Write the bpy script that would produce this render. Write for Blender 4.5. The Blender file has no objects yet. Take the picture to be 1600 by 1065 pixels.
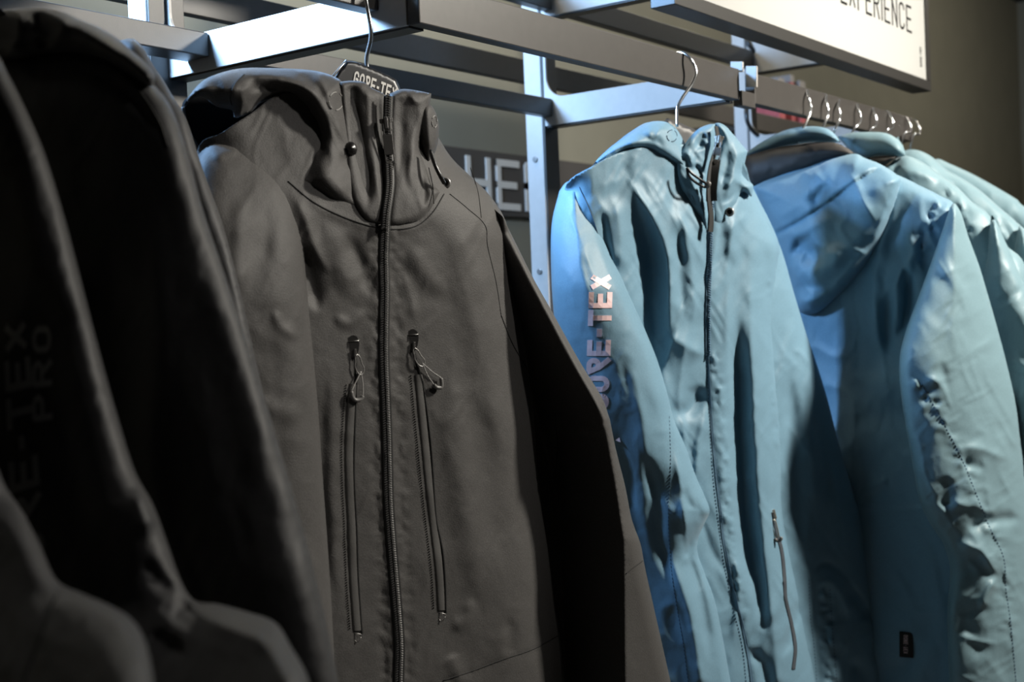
import bpy, math, random
import numpy as np
from mathutils.kdtree import KDTree
from mathutils import Vector, Matrix
from mathutils.geometry import delaunay_2d_cdt, tessellate_polygon
random.seed(7); np.random.seed(7)
SC = bpy.context.scene
COL = SC.collection

# ------------------------------------------------------------------ camera
CAMZ = 1.35
F = 2000.0                                   # focal length in pixels of the 1600x1065 frame
YAW = math.atan2(.6, .8)
PITCH = -math.atan2(42.5, F)
ROLL = math.radians(2.3)
fw = np.array([math.cos(YAW)*math.cos(PITCH), math.sin(YAW)*math.cos(PITCH), math.sin(PITCH)])
rt = np.array([math.sin(YAW), -math.cos(YAW), 0.0])
up = np.cross(rt, fw)
cr, sr = math.cos(ROLL), math.sin(ROLL)
# the horizon climbs to the right in the picture, so the camera is rolled clockwise
rt2 = rt*cr - up*sr
up2 = rt*sr + up*cr
CO = np.array([0.0, 0.0, CAMZ])
cam_d = bpy.data.cameras.new('camera'); cam = bpy.data.objects.new('camera', cam_d); COL.objects.link(cam)
cam.matrix_world = Matrix(((rt2[0], up2[0], -fw[0], CO[0]), (rt2[1], up2[1], -fw[1], CO[1]), (rt2[2], up2[2], -fw[2], CO[2]), (0, 0, 0, 1)))
cam_d.sensor_width = 36; cam_d.lens = F/1600*36; cam_d.clip_start = .02; cam_d.clip_end = 60
cam_d.dof.use_dof = True; cam_d.dof.focus_distance = 1.85; cam_d.dof.aperture_fstop = 5.0
SC.camera = cam

# ------------------------------------------------------------------ exposure, world, lights
SC.view_settings.view_transform = 'Standard'; SC.view_settings.look = 'None'
SC.view_settings.exposure = 0.0; SC.view_settings.gamma = 1.0; SC.view_settings.use_curve_mapping = False
w = bpy.data.worlds.new('world'); SC.world = w; w.use_nodes = True
w.node_tree.nodes['Background'].inputs[0].default_value = (.07, .30, 1.0, 1)
w.node_tree.nodes['Background'].inputs[1].default_value = 0.045

def area(name, loc, target, size, power, color, size_y=None, spread=180):
    l = bpy.data.lights.new(name, 'AREA'); l.energy = power; l.color = color; l.size = size
    if size_y: l.shape = 'RECTANGLE'; l.size_y = size_y
    l.spread = math.radians(spread)
    o = bpy.data.objects.new(name, l); COL.objects.link(o); o.location = loc
    o.rotation_euler = (Vector(target)-Vector(loc)).to_track_quat('-Z', 'Y').to_euler()
    return o
# shop spotlight above the aisle, in front of the rack
area('aisle_lamp', (3.1, -.72, 2.95), (2.35, 1.15, 1.4), .26, 52, (1.0, .945, .84), spread=110)
def spot(name, loc, target, power, color, cone, blend, rad):
    l = bpy.data.lights.new(name, 'SPOT'); l.energy = power; l.color = color; l.spot_size = math.radians(cone); l.spot_blend = blend; l.shadow_soft_size = rad
    o = bpy.data.objects.new(name, l); COL.objects.link(o); o.location = loc
    o.rotation_euler = (Vector(target)-Vector(loc)).to_track_quat('-Z', 'Y').to_euler()
spot('fill_spot', (1.75, -1.0, 2.9), (1.16, 1.1, 1.38), 66, (1.0, .95, .89), 27, .8, .09)  # added frontal fill on the middle black jacket
spot('fill_spot', (.95, -.7, 2.9), (.45, .75, .78), 34, (1.0, .95, .89), 30, .8, .10)  # added fill for the sleeves and elbows at the lower left
# long fill light added over the aisle, soft fill and reflections for the hooks
area('ceiling_fill', (4.3, -2.6, 3.25), (1.8, 1.1, 1.4), 2.4, 4, (1.0, .95, .88), .35)
# cool daylight-coloured lamp high up behind the left end of the rack
area('cool_lamp', (.91, 1.84, 2.22), (2.2, 1.25, 1.80), .27, 46, (.34, .60, 1.0), spread=128)
# lamp washing the back wall, then two added fills brightening its right part
area('wall_lamp_and_fill', (1.9, 1.95, 3.1), (2.6, 2.4, 1.4), .5, 14, (1.0, .93, .74))
area('wall_lamp_and_fill', (4.6, 1.0, 3.2), (4.6, 2.4, 1.5), .5, 15, (1.0, .93, .76))
area('wall_lamp_and_fill', (6.8, .7, 3.2), (6.9, 2.4, 1.5), .5, 20, (1.0, .93, .78))

# ------------------------------------------------------------------ pixel rays
def ray(px, py):
    px = np.asarray(px, float); py = np.asarray(py, float)
    a = (px-800)/F; b = -(py-532.5)/F
    return fw + a[..., None]*rt2 + b[..., None]*up2
def at(px, py, t): return CO + ray(px, py)*np.asarray(t, float)[..., None]
def onY(px, py, Y): r = ray(px, py); return CO + r*(Y/r[..., 1])[..., None]
def onX(px, py, X): r = ray(px, py); return CO + r*(X/r[..., 0])[..., None]
def proj(p):
    q = np.asarray(p, float)-CO; d = q@fw
    return 800+F*(q@rt2)/d, 532.5-F*(q@up2)/d

# ------------------------------------------------------------------ materials
def mat(name, color, rough=.6, metal=0., spec=.5, vary=0., vscale=300, bump=0., bscale=600, sheen=0., coat=0., emit=None, bdist=.001):
    m = bpy.data.materials.new(name); m.use_nodes = True
    nt = m.node_tree; b = nt.nodes['Principled BSDF']
    b.inputs['Base Color'].default_value = (*color, 1); b.inputs['Roughness'].default_value = rough
    b.inputs['Metallic'].default_value = metal; b.inputs['Specular IOR Level'].default_value = spec
    b.inputs['Sheen Weight'].default_value = sheen; b.inputs['Coat Weight'].default_value = coat
    if sheen: b.inputs['Sheen Roughness'].default_value = .45
    if emit:
        b.inputs['Emission Color'].default_value = (*emit[0], 1); b.inputs['Emission Strength'].default_value = emit[1]
    tc = nt.nodes.new('ShaderNodeTexCoord')
    if vary:
        n = nt.nodes.new('ShaderNodeTexNoise'); n.inputs['Scale'].default_value = vscale; n.inputs['Detail'].default_value = 3
        nt.links.new(tc.outputs['Object'], n.inputs['Vector'])
        r = nt.nodes.new('ShaderNodeMapRange'); r.inputs['From Min'].default_value = .3; r.inputs['From Max'].default_value = .7
        r.inputs['To Min'].default_value = 1-vary; r.inputs['To Max'].default_value = 1+vary
        nt.links.new(n.outputs['Fac'], r.inputs['Value'])
        mx = nt.nodes.new('ShaderNodeVectorMath'); mx.operation = 'SCALE'; mx.inputs[0].default_value = color
        nt.links.new(r.outputs['Result'], mx.inputs['Scale']); nt.links.new(mx.outputs['Vector'], b.inputs['Base Color'])
    if bump:
        n2 = nt.nodes.new('ShaderNodeTexNoise'); n2.inputs['Scale'].default_value = bscale; n2.inputs['Detail'].default_value = 2
        nt.links.new(tc.outputs['Object'], n2.inputs['Vector'])
        bp = nt.nodes.new('ShaderNodeBump'); bp.inputs['Strength'].default_value = bump; bp.inputs['Distance'].default_value = bdist
        nt.links.new(n2.outputs['Fac'], bp.inputs['Height']); nt.links.new(bp.outputs['Normal'], b.inputs['Normal'])
    return m
M = {}
M['black'] = mat('black_shell_fabric', (.058, .055, .053), .62, spec=.35, vary=.16, vscale=420, bump=.35, bscale=520, sheen=.12)
M['navyblack'] = mat('dark_shell_fabric', (.030, .030, .032), .60, spec=.4, vary=.1, vscale=300, bump=.2, bscale=500, sheen=.12)
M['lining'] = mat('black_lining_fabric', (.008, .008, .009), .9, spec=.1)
M['blue'] = mat('blue_shell_fabric', (.165, .300, .400), .52, spec=.36, vary=.05, vscale=300, bump=.18, bscale=420, sheen=.10)
M['blue2'] = mat('pale_blue_shell_fabric', (.20, .32, .37), .50, spec=.4, vary=.05, vscale=300, bump=.2, bscale=420, sheen=.10)
M['brown'] = mat('dark_quilted_lining', (.042, .037, .034), .6, spec=.4, vary=.1, vscale=80)
M['zip'] = mat('black_zip_tape', (.006, .006, .006), .55)
M['teeth'] = mat('black_moulded_teeth', (.26, .255, .25), .30, spec=.8)
M['tape'] = mat('bonded_seam_tape', (.085, .082, .079), .38, spec=.7, bump=.3, bscale=700)
M['bluetape'] = mat('blue_zip_tape', (.11, .20, .29), .45)
M['greyzip'] = mat('grey_coated_zip', (.075, .085, .10), .4)
M['steel'] = mat('dark_nickel', (.34, .33, .32), .36, metal=.65)
M['bright'] = mat('bright_nickel', (.68, .64, .58), .30, metal=.75)
M['chrome'] = mat('polished_chrome', (.88, .89, .90), .16, metal=.93)
M['cord'] = mat('grey_elastic_cord', (.32, .31, .30), .6)
M['rubber'] = mat('black_moulded_rubber', (.016, .015, .015), .3, spec=.7)
M['rubber2'] = mat('grey_moulded_rubber', (.15, .145, .14), .40, spec=.6)
M['stitch'] = mat('black_thread', (.012, .012, .012), .8)
M['bluestitch'] = mat('dark_blue_thread', (.03, .07, .12), .8)
M['logo_pink'] = mat('reflective_pink_print', (.92, .66, .67), .45, vary=.22, vscale=28)
M['logo_grey'] = mat('grey_print', (.34, .34, .35), .5)
M['logo_white'] = mat('white_print', (.72, .70, .66), .5)
M['rail'] = mat('dark_satin_steel', (.056, .051, .047), .42, spec=.5, vary=.06, vscale=60, bump=.12, bscale=900)
M['arm'] = mat('satin_grey_steel', (.52, .49, .46), .42, spec=.6, vary=.03, vscale=60)
M['wall'] = mat('olive_wall_paint', (.215, .205, .160), .85, vary=.04, vscale=6, bump=.15, bscale=120)
M['band'] = mat('charcoal_board', (.055, .050, .048), .6)
M['white'] = mat('white_panel', (.47, .47, .455), .9, spec=.1)
M['ink'] = mat('black_ink', (.008, .008, .008), .9, spec=.05)
M['frame'] = mat('black_satin_frame', (.030, .028, .026), .45)
M['hangblk'] = mat('black_plastic', (.012, .012, .014), .35, spec=.6)
M['hanggrey'] = mat('dark_grey_plastic', (.05, .047, .045), .5)
M['pink'] = mat('pink_card', (.55, .13, .15), .6, vary=.2, vscale=30)
M['greycard'] = mat('grey_card', (.35, .33, .33), .6)
M['floor'] = mat('grey_concrete', (.10, .098, .095), .6, vary=.2, vscale=4)
M['ceil'] = mat('dark_ceiling_paint', (.05, .05, .05), .9)

# ------------------------------------------------------------------ object helpers
def tag(o, label=None, cat=None, group=None, kind=None):
    if label: o['label'] = label
    if cat: o['category'] = cat
    if group: o['group'] = group
    if kind: o['kind'] = kind
    return o
def wloc(o):
    v = np.zeros(3)
    while o is not None: v = v+np.array(o.location); o = o.parent
    return v
def mk(name, V, Fc, m, parent=None, smooth=True, loc=None):
    V = np.asarray(V, float)
    base = wloc(parent) if parent is not None else np.zeros(3)
    if loc is None: loc = V.mean(axis=0) if parent is None else base
    me = bpy.data.meshes.new(name); me.from_pydata((V-np.array(loc)).tolist(), [], Fc); me.update()
    if smooth: me.polygons.foreach_set('use_smooth', [True]*len(me.polygons))
    me.materials.append(m)
    o = bpy.data.objects.new(name, me); COL.objects.link(o)
    if parent is not None: o.parent = parent
    o.location = (np.array(loc)-base).tolist()
    return o
def empty(name, loc, label, cat, group=None, parent=None):
    o = bpy.data.objects.new(name, None); COL.objects.link(o); o.location = tuple(loc); o.empty_display_size = .05
    return tag(o, label, cat, group)
def boxm(lo, hi):
    (a, b, c), (d, e, f) = lo, hi
    V = [(a,b,c),(d,b,c),(d,e,c),(a,e,c),(a,b,f),(d,b,f),(d,e,f),(a,e,f)]
    return V, [(0,3,2,1),(4,5,6,7),(0,1,5,4),(1,2,6,5),(2,3,7,6),(3,0,4,7)]
def box(name, lo, hi, m, parent=None, bev=.0015, loc=None):
    V, Fc = boxm(lo, hi); o = mk(name, V, Fc, m, parent, False, loc)
    if bev:
        b = o.modifiers.new('b', 'BEVEL'); b.width = bev; b.segments = 2; b.limit_method = 'NONE'
    return o
def join(parts):
    V, Fc = [], []
    for v, f in parts:
        n = len(V); V += [tuple(x) for x in v]; Fc += [tuple(i+n for i in q) for q in f]
    return V, Fc
def catmull(pts, n=8, closed=False):
    P = [np.array(p, float) for p in pts]; N = len(P); out = []
    if N < 3: 
        return np.array([P[0]+(P[1]-P[0])*k/n for k in range(n+1)])
    for i in range(N if closed else N-1):
        p0 = P[(i-1) % N] if closed or i > 0 else 2*P[0]-P[1]
        p1 = P[i]; p2 = P[(i+1) % N]
        p3 = P[(i+2) % N] if closed or i < N-2 else 2*P[-1]-P[-2]
        for k in range(n):
            t = k/n
            out.append(.5*((2*p1)+(-p0+p2)*t+(2*p0-5*p1+4*p2-p3)*t*t+(-p0+3*p1-3*p2+p3)*t**3))
    if not closed: out.append(P[-1])
    return np.array(out)
def tube(P, r, seg=8, closed=False, cap=True):
    P = np.asarray(P, float); n = len(P); r = np.broadcast_to(np.asarray(r, float), (n,))
    T = np.gradient(P, axis=0)
    if closed: T = np.roll(P, -1, 0)-np.roll(P, 1, 0)
    T /= np.linalg.norm(T, axis=1)[:, None]+1e-12
    u = np.cross(T[0], [0, 0, 1.]); 
    if np.linalg.norm(u) < .1: u = np.cross(T[0], [1., 0, 0])
    u /= np.linalg.norm(u); V = []
    for i in range(n):
        u = u-T[i]*(u@T[i]); u /= np.linalg.norm(u); v = np.cross(T[i], u)
        for k in range(seg):
            a = 2*math.pi*k/seg; V.append(P[i]+r[i]*(math.cos(a)*u+math.sin(a)*v))
    Fc = []
    for i in range(n if closed else n-1):
        j = (i+1) % n
        for k in range(seg):
            l = (k+1) % seg; Fc.append((i*seg+k, i*seg+l, j*seg+l, j*seg+k))
    if not closed and cap:
        Fc.append(tuple(range(seg))[::-1]); Fc.append(tuple((n-1)*seg+k for k in range(seg)))
    return V, Fc

# ------------------------------------------------------------------ smooth noise
_tab = np.random.RandomState(3).rand(256, 256)
def vnoise(x, y):
    xi = np.floor(x).astype(int); yi = np.floor(y).astype(int); fx = x-xi; fy = y-yi
    fx = fx**3*(fx*(fx*6-15)+10); fy = fy**3*(fy*(fy*6-15)+10)
    g = lambda a, b: _tab[a & 255, b & 255]
    return ((g(xi, yi)*(1-fx)+g(xi+1, yi)*fx)*(1-fy)+(g(xi, yi+1)*(1-fx)+g(xi+1, yi+1)*fx)*fy)*2-1
def side_(x): return np.where(x > 0, 1., -1.)
def dist_poly(px, py, pts):
    """distance to a polyline, signed side, and fraction along it"""
    best = np.full(px.shape, 1e9); side = np.zeros(px.shape); sa = np.zeros(px.shape)
    L = np.r_[0, np.cumsum(np.hypot(*(pts[1:]-pts[:-1]).T))]
    for i in range(len(pts)-1):
        ax, ay = pts[i]; bx, by = pts[i+1]; dx, dy = bx-ax, by-ay; l2 = dx*dx+dy*dy+1e-9
        t = np.clip(((px-ax)*dx+(py-ay)*dy)/l2, 0, 1)
        ex = px-(ax+t*dx); ey = py-(ay+t*dy); d = np.hypot(ex, ey); m = d < best
        best = np.where(m, d, best); side = np.where(m, np.sign(dx*ey-dy*ex), side)
        sa = np.where(m, L[i]+t*math.sqrt(l2), sa)
    return best, side, sa, L[-1]

# ------------------------------------------------------------------ cloth pieces
def vplane(pa, ta, pb, tb):
    """upright plane through two points given by picture column and distance"""
    a = at(np.array(float(pa)), np.array(480.), np.array(float(ta)))[:2]; b = at(np.array(float(pb)), np.array(480.), np.array(float(tb)))[:2]
    e = b-a; n = np.array([e[1], -e[0]]); c = n@a
    def fn(px, py):
        r = ray(px, py); return c/(r[..., 0]*n[0]+r[..., 1]*n[1])
    return fn

class Piece:
    """a stuffed piece of clothing: closed outline, front and back bulging from a middle surface, with folds"""
    def __init__(s, outline, mid, T=.05, R=60, off=0., Tb=None, folds=(), noise=(), res=4.5, smooth=6, tilt=None):
        s.mid = mid; s.T = T; s.R = R; s.off = off; s.Tb = T*.8 if Tb is None else Tb
        s.res = res; s.noise = noise; s.tilt = tilt
        s.folds = [(k, catmull(p, 6), wd, am) for (k, p, wd, am) in folds]
        # smooth outline, corners kept where flagged 'k'; edges flagged 'f' stay flat (they run on under another piece)
        pts = [(p[0], p[1], p[2] if len(p) > 2 else '') for p in outline]
        ks = [i for i, p in enumerate(pts) if 'k' in p[2]]
        P, fl = [], []
        if not ks:
            c = catmull([p[:2] for p in pts], smooth, True); P = list(c)
            for p in pts: fl += ['f' in p[2]]*smooth
        else:
            pts = pts[ks[0]:]+pts[:ks[0]]; ks = [i for i, p in enumerate(pts) if 'k' in p[2]]+[len(pts)]
            for a, b in zip(ks[:-1], ks[1:]):
                run = [pts[i % len(pts)] for i in range(a, b+1)]
                c = catmull([p[:2] for p in run], smooth if len(run) > 2 else 1) if len(run) > 2 else np.array([run[0][:2], run[1][:2]], float)
                n = smooth if len(run) > 2 else 1
                P += list(c[:-1])
                for p in run[:-1]: fl += ['f' in p[2]]*n
        # resample long edges
        Q, qf = [], []
        for i in range(len(P)):
            a = np.array(P[i]); b = np.array(P[(i+1) % len(P)]); n = max(1, int(np.hypot(*(b-a))/(res*1.3)))
            for k in range(n): Q.append(a+(b-a)*k/n); qf.append(fl[i])
        s.B = np.array(Q); s.flat = qf
        s.kd = s.tree([i for i in range(len(Q)) if not qf[i]]); s.kda = s.tree(range(len(Q)))
    def tree(s, idx):
        P = []
        for i in idx:
            a, b = s.B[i], s.B[(i+1) % len(s.B)]; n = max(1, int(math.ceil(np.hypot(*(b-a)))))
            P += [a+(b-a)*k/n for k in range(n+1)]
        kd = KDTree(len(P))
        for i, p in enumerate(P): kd.insert((p[0], p[1], 0), i)
        kd.balance(); return kd
    def edge(s, px, py, kd=None):
        f = (kd or s.kd).find
        return np.array([f((x, y, 0))[2] for x, y in zip(px.ravel(), py.ravel())]).reshape(px.shape)
    def hfold(s, px, py):
        h = np.zeros(px.shape)
        for k, pts, wd, am in s.folds:
            d, sd, sa, L = dist_poly(px, py, pts)
            f = sa/max(L, 1e-6)
            W = wd[0]+(wd[1]-wd[0])*f if isinstance(wd, tuple) else wd
            A = am[0]+(am[1]-am[0])*f if isinstance(am, tuple) else am
            if sa.size and k in 'rs':
                e0 = np.clip(f/.28, 0, 1); e1 = np.clip((1-f)/.28, 0, 1); e0 = e0*e0*(3-2*e0); e1 = e1*e1*(3-2*e1)
                W = W*(.45+.55*(e0 if pts[0, 1] > 200 else 1)*(e1 if pts[-1, 1] < 1060 else 1))
                A = A*(e0 if pts[0, 1] > 200 else 1)*(e1 if pts[-1, 1] < 1060 else 1)
            if k == 'r': h += A*np.exp(-(d/W)**2)
            elif k == 's': h += A*1/(1+np.abs(d/W)**1.6)*np.exp(-(d/(W*4))**2)      # sharper crest
            elif k == 'l': h += np.where(sd > 0, A*np.exp(-d/W), A*np.exp(-d/2.0))   # lip: steep on one side
            elif k == 'p':                                                       # irregular puckers across a seam
                n1 = vnoise(sa*.075+d*.03*side_(sd), sd*1.7+d*.02+3.3); n2 = vnoise(sa*.17+9, d*.05+sd*2.1)
                h += A*np.exp(-(d/W)**2)*(n1*.9+n2*.6)*np.clip(d/2.5, .3, 1)
        return h
    def hnoise(s, px, py):
        h = np.zeros(px.shape)
        for i, (am, sx, sy, ang, rid) in enumerate(s.noise):
            c, q = math.cos(math.radians(ang)), math.sin(math.radians(ang))
            u = (px*c+py*q)/sx; v = (-px*q+py*c)/sy
            wx = vnoise(u*.6+11+i, v*.6+7)*.9
            n = vnoise(u+wx+i*17.3, v+wx*.5+i*5.1)
            h += am*((1-2*np.abs(n))*.8 if rid else n)
        return h
    def h(s, px, py, d=None):
        px = np.asarray(px, float); py = np.asarray(py, float)
        if d is None: d = s.edge(px, py)
        q = 1-np.clip(d/s.R, 0, 1); prof = np.sqrt(np.clip(1-q*q, 0, 1))
        damp = np.clip(d/14, 0, 1)
        return s.T*prof+(s.hfold(px, py)+s.hnoise(px, py))*damp
    def offv(s, px, py): return s.off(px, py) if callable(s.off) else s.off
    def t(s, px, py, lift=0.):
        px = np.asarray(px, float); py = np.asarray(py, float)
        return s.mid(px, py)-s.offv(px, py)-s.h(px, py)-lift
    def at(s, px, py, lift=0.):
        px = np.asarray(px, float); py = np.asarray(py, float); return at(px, py, s.t(px, py, lift))
    def build(s, name, m, parent):
        B = s.B; lo = B.min(0); hi = B.max(0)
        gx = np.arange(lo[0], hi[0], s.res); gy = np.arange(lo[1], hi[1], s.res*.98)
        X, Y = np.meshgrid(gx, gy); X = X+(np.arange(len(gy)) % 2)[:, None]*s.res*.5
        X = X.ravel(); Y = Y.ravel()
        ins = np.zeros(X.shape, bool); j = len(B)-1
        for i in range(len(B)):
            yi, yj = B[i, 1], B[j, 1]; c = (yi > Y) != (yj > Y)
            with np.errstate(divide='ignore', invalid='ignore'):
                ins ^= c & (X < (B[j, 0]-B[i, 0])*(Y-yi)/(yj-yi+1e-12)+B[i, 0])
            j = i
        X, Y = X[ins], Y[ins]
        da = s.edge(X, Y, s.kda)
        k = da > s.res*.45; X, Y = X[k], Y[k]
        allp = [Vector(p) for p in B]+[Vector((x, y)) for x, y in zip(X, Y)]
        nb = len(B)
        v2, _, f2, _, _, _ = delaunay_2d_cdt(allp, [], [list(range(nb))], 1, 1e-6)
        q = np.array([tuple(v) for v in v2]); px, py = q[:, 0], q[:, 1]; n = len(q)
        d = s.edge(px, py, s.kda)
        onb = d < 1e-3
        de = s.edge(px, py)
        tm = s.mid(px, py)-s.offv(px, py)
        hf = s.h(px, py, de)
        qb = 1-np.clip(de/s.R, 0, 1); hb = s.Tb*np.sqrt(np.clip(1-qb*qb, 0, 1))+.002
        front = at(px, py, tm-hf); back = at(px, py, tm+hb)
        rim = onb & (de < 2e-3)
        bi = np.where(rim, np.arange(n), np.arange(n)+n)
        V = np.r_[front, back]
        Fc = []; cnt = {}
        for f in f2:
            a, b, c = f[0], f[1], f[2]
            nrm = np.cross(front[b]-front[a], front[c]-front[a])
            if nrm@(front[a]-CO) > 0: a, c = c, a
            Fc.append((a, b, c)); Fc.append((bi[c], bi[b], bi[a]))
            for e in ((a, b), (b, c), (c, a)):
                kx = (min(e), max(e)); cnt.setdefault(kx, []).append(e)
        for kx, es in cnt.items():
            if len(es) == 1:
                a, b = es[0]; r = [a, bi[a], bi[b], b]
                r2 = []
                for x in r:
                    if x not in r2: r2.append(x)
                if len(r2) > 2: Fc.append(tuple(r2))
        Fc = [tuple(int(x) for x in f) for f in Fc]
        used = sorted({x for f in Fc for x in f}); mp = {x: i for i, x in enumerate(used)}
        Fc = [tuple(mp[x] for x in f) for f in Fc]
        s.obj = mk(name, V[used], Fc, m, parent)
        return s.obj

def strip_on(pc, pts, w, name, m, parent, lift=.0008, edge=-.0006, n=10, crown=.0008, taper=False):
    """flat ribbon lying on a piece, width w in pixels"""
    P = catmull(pts, n); T = np.gradient(P, axis=0); T /= np.hypot(*T.T)[:, None]; N = np.c_[-T[:, 1], T[:, 0]]
    W = np.broadcast_to(np.asarray(w, float), (len(P),)) if not isinstance(w, tuple) else np.linspace(w[0], w[1], len(P))
    if taper: W = W*np.clip(np.minimum(np.arange(len(P)), np.arange(len(P))[::-1])/2., .25, 1)
    off = [-.5, -.47, -.25, 0, .25, .47, .5]; li = [edge, lift, lift+crown*.8, lift+crown, lift+crown*.8, lift, edge]
    V = []
    for o, l in zip(off, li):
        q = P+N*(W*o)[:, None]; V.append(pc.at(q[:, 0], q[:, 1], l))
    V = np.stack(V, 1).reshape(-1, 3); k = len(off); Fc = []
    for i in range(len(P)-1):
        for j in range(k-1): Fc.append((i*k+j, (i+1)*k+j, (i+1)*k+j+1, i*k+j+1))
    return mk(name, V, Fc, m, parent)
def cord_on(pc, pts, r, name, m, parent, lift=.002, n=8, closed=False):
    P = catmull(pts, n, closed) if len(pts[0]) == 2 else catmull(pts, n, closed)
    L = lift if P.shape[1] == 2 else P[:, 2]
    V, Fc = tube(pc.at(P[:, 0], P[:, 1], L), r, 8, closed); return mk(name, V, Fc, m, parent)
def frame_on(pc, x, y, ang, lift=0.):
    """origin and axes on a piece: ang is the direction of 'down the part' in the picture, degrees from straight down"""
    a = math.radians(ang); o = pc.at(np.array(x), np.array(y), lift)
    t = pc.t(np.array(x), np.array(y), lift)
    dn = at(np.array(x-math.sin(a)*10), np.array(y+math.cos(a)*10), t)-o; dn /= np.linalg.norm(dn)
    vw = (o-CO)/np.linalg.norm(o-CO); outv = -(vw-dn*(vw@dn)); outv /= np.linalg.norm(outv)
    sdv = np.cross(dn, outv); return o, sdv, dn, outv
def teeth_on(pc, pts, parent, m, wpx=9., pitch=.0030, size=(.0042, .0019, .0018), lift=.0018, name='zipper_teeth'):
    P = catmull(pts, 40); X = pc.at(P[:, 0], P[:, 1], lift); L = np.r_[0, np.cumsum(np.linalg.norm(np.diff(X, axis=0), axis=1))]
    n = int(L[-1]/pitch); s = np.linspace(0, L[-1], n); C = np.stack([np.interp(s, L, X[:, i]) for i in range(3)], 1)
    T = np.gradient(C, axis=0); T /= np.linalg.norm(T, axis=1)[:, None]; parts = []
    for i in range(n):
        vw = C[i]-CO; vw /= np.linalg.norm(vw); sd = np.cross(T[i], vw); sd /= np.linalg.norm(sd); ou = np.cross(sd, T[i])
        if ou@vw > 0: ou = -ou
        for q in (-1, 1):
            c = C[i]+sd*q*size[0]*.52+T[i]*(pitch*.25*q)
            ax = sd*math.cos(.35)+T[i]*math.sin(.35)*q; ay = np.cross(ou, ax)
            hx, hy, hz = size[0]*.5, size[1]*.5, size[2]
            V = [c+ax*(sx*hx)+ay*(sy*hy)-ou*.001 for sx, sy in ((-1,-1),(1,-1),(1,1),(-1,1))]+[c+ax*(sx*hx*.7)+ay*(sy*hy*.6)+ou*hz for sx, sy in ((-1,-1),(1,-1),(1,1),(-1,1))]
            parts.append((V, [(4,5,6,7),(0,1,5,4),(1,2,6,5),(2,3,7,6),(3,0,4,7)]))
    V, Fc = join(parts); return tag(mk(name, V, Fc, m, parent, False), kind='stuff')
def stitch_on(pc, pts, parent, m, dash=5., gap=3., w=1.1, lift=.0009, name='stitching'):
    P = catmull(pts, 20); L = np.r_[0, np.cumsum(np.hypot(*np.diff(P, axis=0).T))]; s = 0; parts = []
    while s+dash < L[-1]:
        a = np.array([np.interp(s, L, P[:, i]) for i in (0, 1)]); b = np.array([np.interp(s+dash, L, P[:, i]) for i in (0, 1)])
        t = (b-a)/np.hypot(*(b-a)); nn = np.array([-t[1], t[0]])*w/2; c = (a+b)/2
        q = [a-nn, b-nn, b+nn, a+nn]
        V = [pc.at(np.array(x[0]), np.array(x[1]), -.0004) for x in q]+[pc.at(np.array(x[0]*.8+c[0]*.2), np.array(x[1]*.8+c[1]*.2), lift) for x in q]
        parts.append((V, [(4,5,6,7),(0,1,5,4),(1,2,6,5),(2,3,7,6),(3,0,4,7)])); s += dash+gap
    V, Fc = join(parts); return tag(mk(name, V, Fc, m, parent, False), kind='stuff')
def ring3(o, sd, dn, ou, rx, ry, r, n=28, c=(0, 0, 0), k=8, sq=1.):
    A = np.linspace(0, 2*math.pi, n, endpoint=False)
    P = [o+sd*(c[0]+rx*abs(math.cos(a))**sq*np.sign(math.cos(a)))+dn*(c[1]+ry*abs(math.sin(a))**sq*np.sign(math.sin(a)))+ou*c[2] for a in A]
    return tube(P, r, k, True)
def lbox(o, sd, dn, ou, lo, hi):
    V, Fc = boxm(lo, hi); return [o+sd*x+dn*y+ou*z for x, y, z in V], Fc
def add_bev(o, wd=.0004, sg=2):
    b = o.modifiers.new('b', 'BEVEL'); b.width = wd; b.segments = sg; b.limit_method = 'ANGLE'; return o

# ------------------------------------------------------------------ lettering
def arc(cx, cy, rx, ry, a0, a1, n=8): return [(cx+rx*math.cos(math.radians(a0+(a1-a0)*i/n)), cy+ry*math.sin(math.radians(a0+(a1-a0)*i/n))) for i in range(n+1)]
GL = {
 'E': [[(1,1),(0,1),(0,0),(1,0)],[(0,.5),(.85,.5)]],
 'F': [[(1,1),(0,1),(0,0)],[(0,.5),(.85,.5)]],
 'H': [[(0,0),(0,1)],[(1,0),(1,1)],[(0,.5),(1,.5)]],
 'I': [[(0,0),(0,1)]],
 'X': [[(0,0),(1,1)],[(0,1),(1,0)]],
 'T': [[(0,1),(1,1)],[(.5,1),(.5,0)]],
 'N': [[(0,0),(0,1),(1,0),(1,1)]],
 'P': [[(0,0),(0,1),(.6,1)]+arc(.6,.75,.4,.25,90,-90)[1:]+[(0,.5)]],
 'R': [[(0,0),(0,1),(.6,1)]+arc(.6,.76,.4,.24,90,-90)[1:]+[(0,.52)],[(.5,.52),(1,0)]],
 'C': [[(1,.8)]+arc(.5,.78,.5,.22,10,180)+arc(.5,.22,.5,.22,180,350)],
 'O': [arc(.5,.72,.5,.28,0,180)+arc(.5,.28,.5,.28,180,360)+[(1,.72)]],
 'G': [[(1,.78)]+arc(.5,.76,.5,.24,10,180)+arc(.5,.24,.5,.24,180,360)+[(1,.48),(.55,.48)]],
 '-': [[(.2,.5),(.8,.5)]],
 'r': [[(.25,1),(.6,1)]+arc(.6,.75,.4,.25,90,-90)[1:]+[(.3,.5),(1,0)],[(0,.95),(.25,.62)]],   # R opened by a slash
 'U': [[(0,1),(0,.25)]+arc(.5,.25,.5,.25,180,360)+[(1,1)]],
}
WID = {'I': .0, '-': .45}
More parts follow.
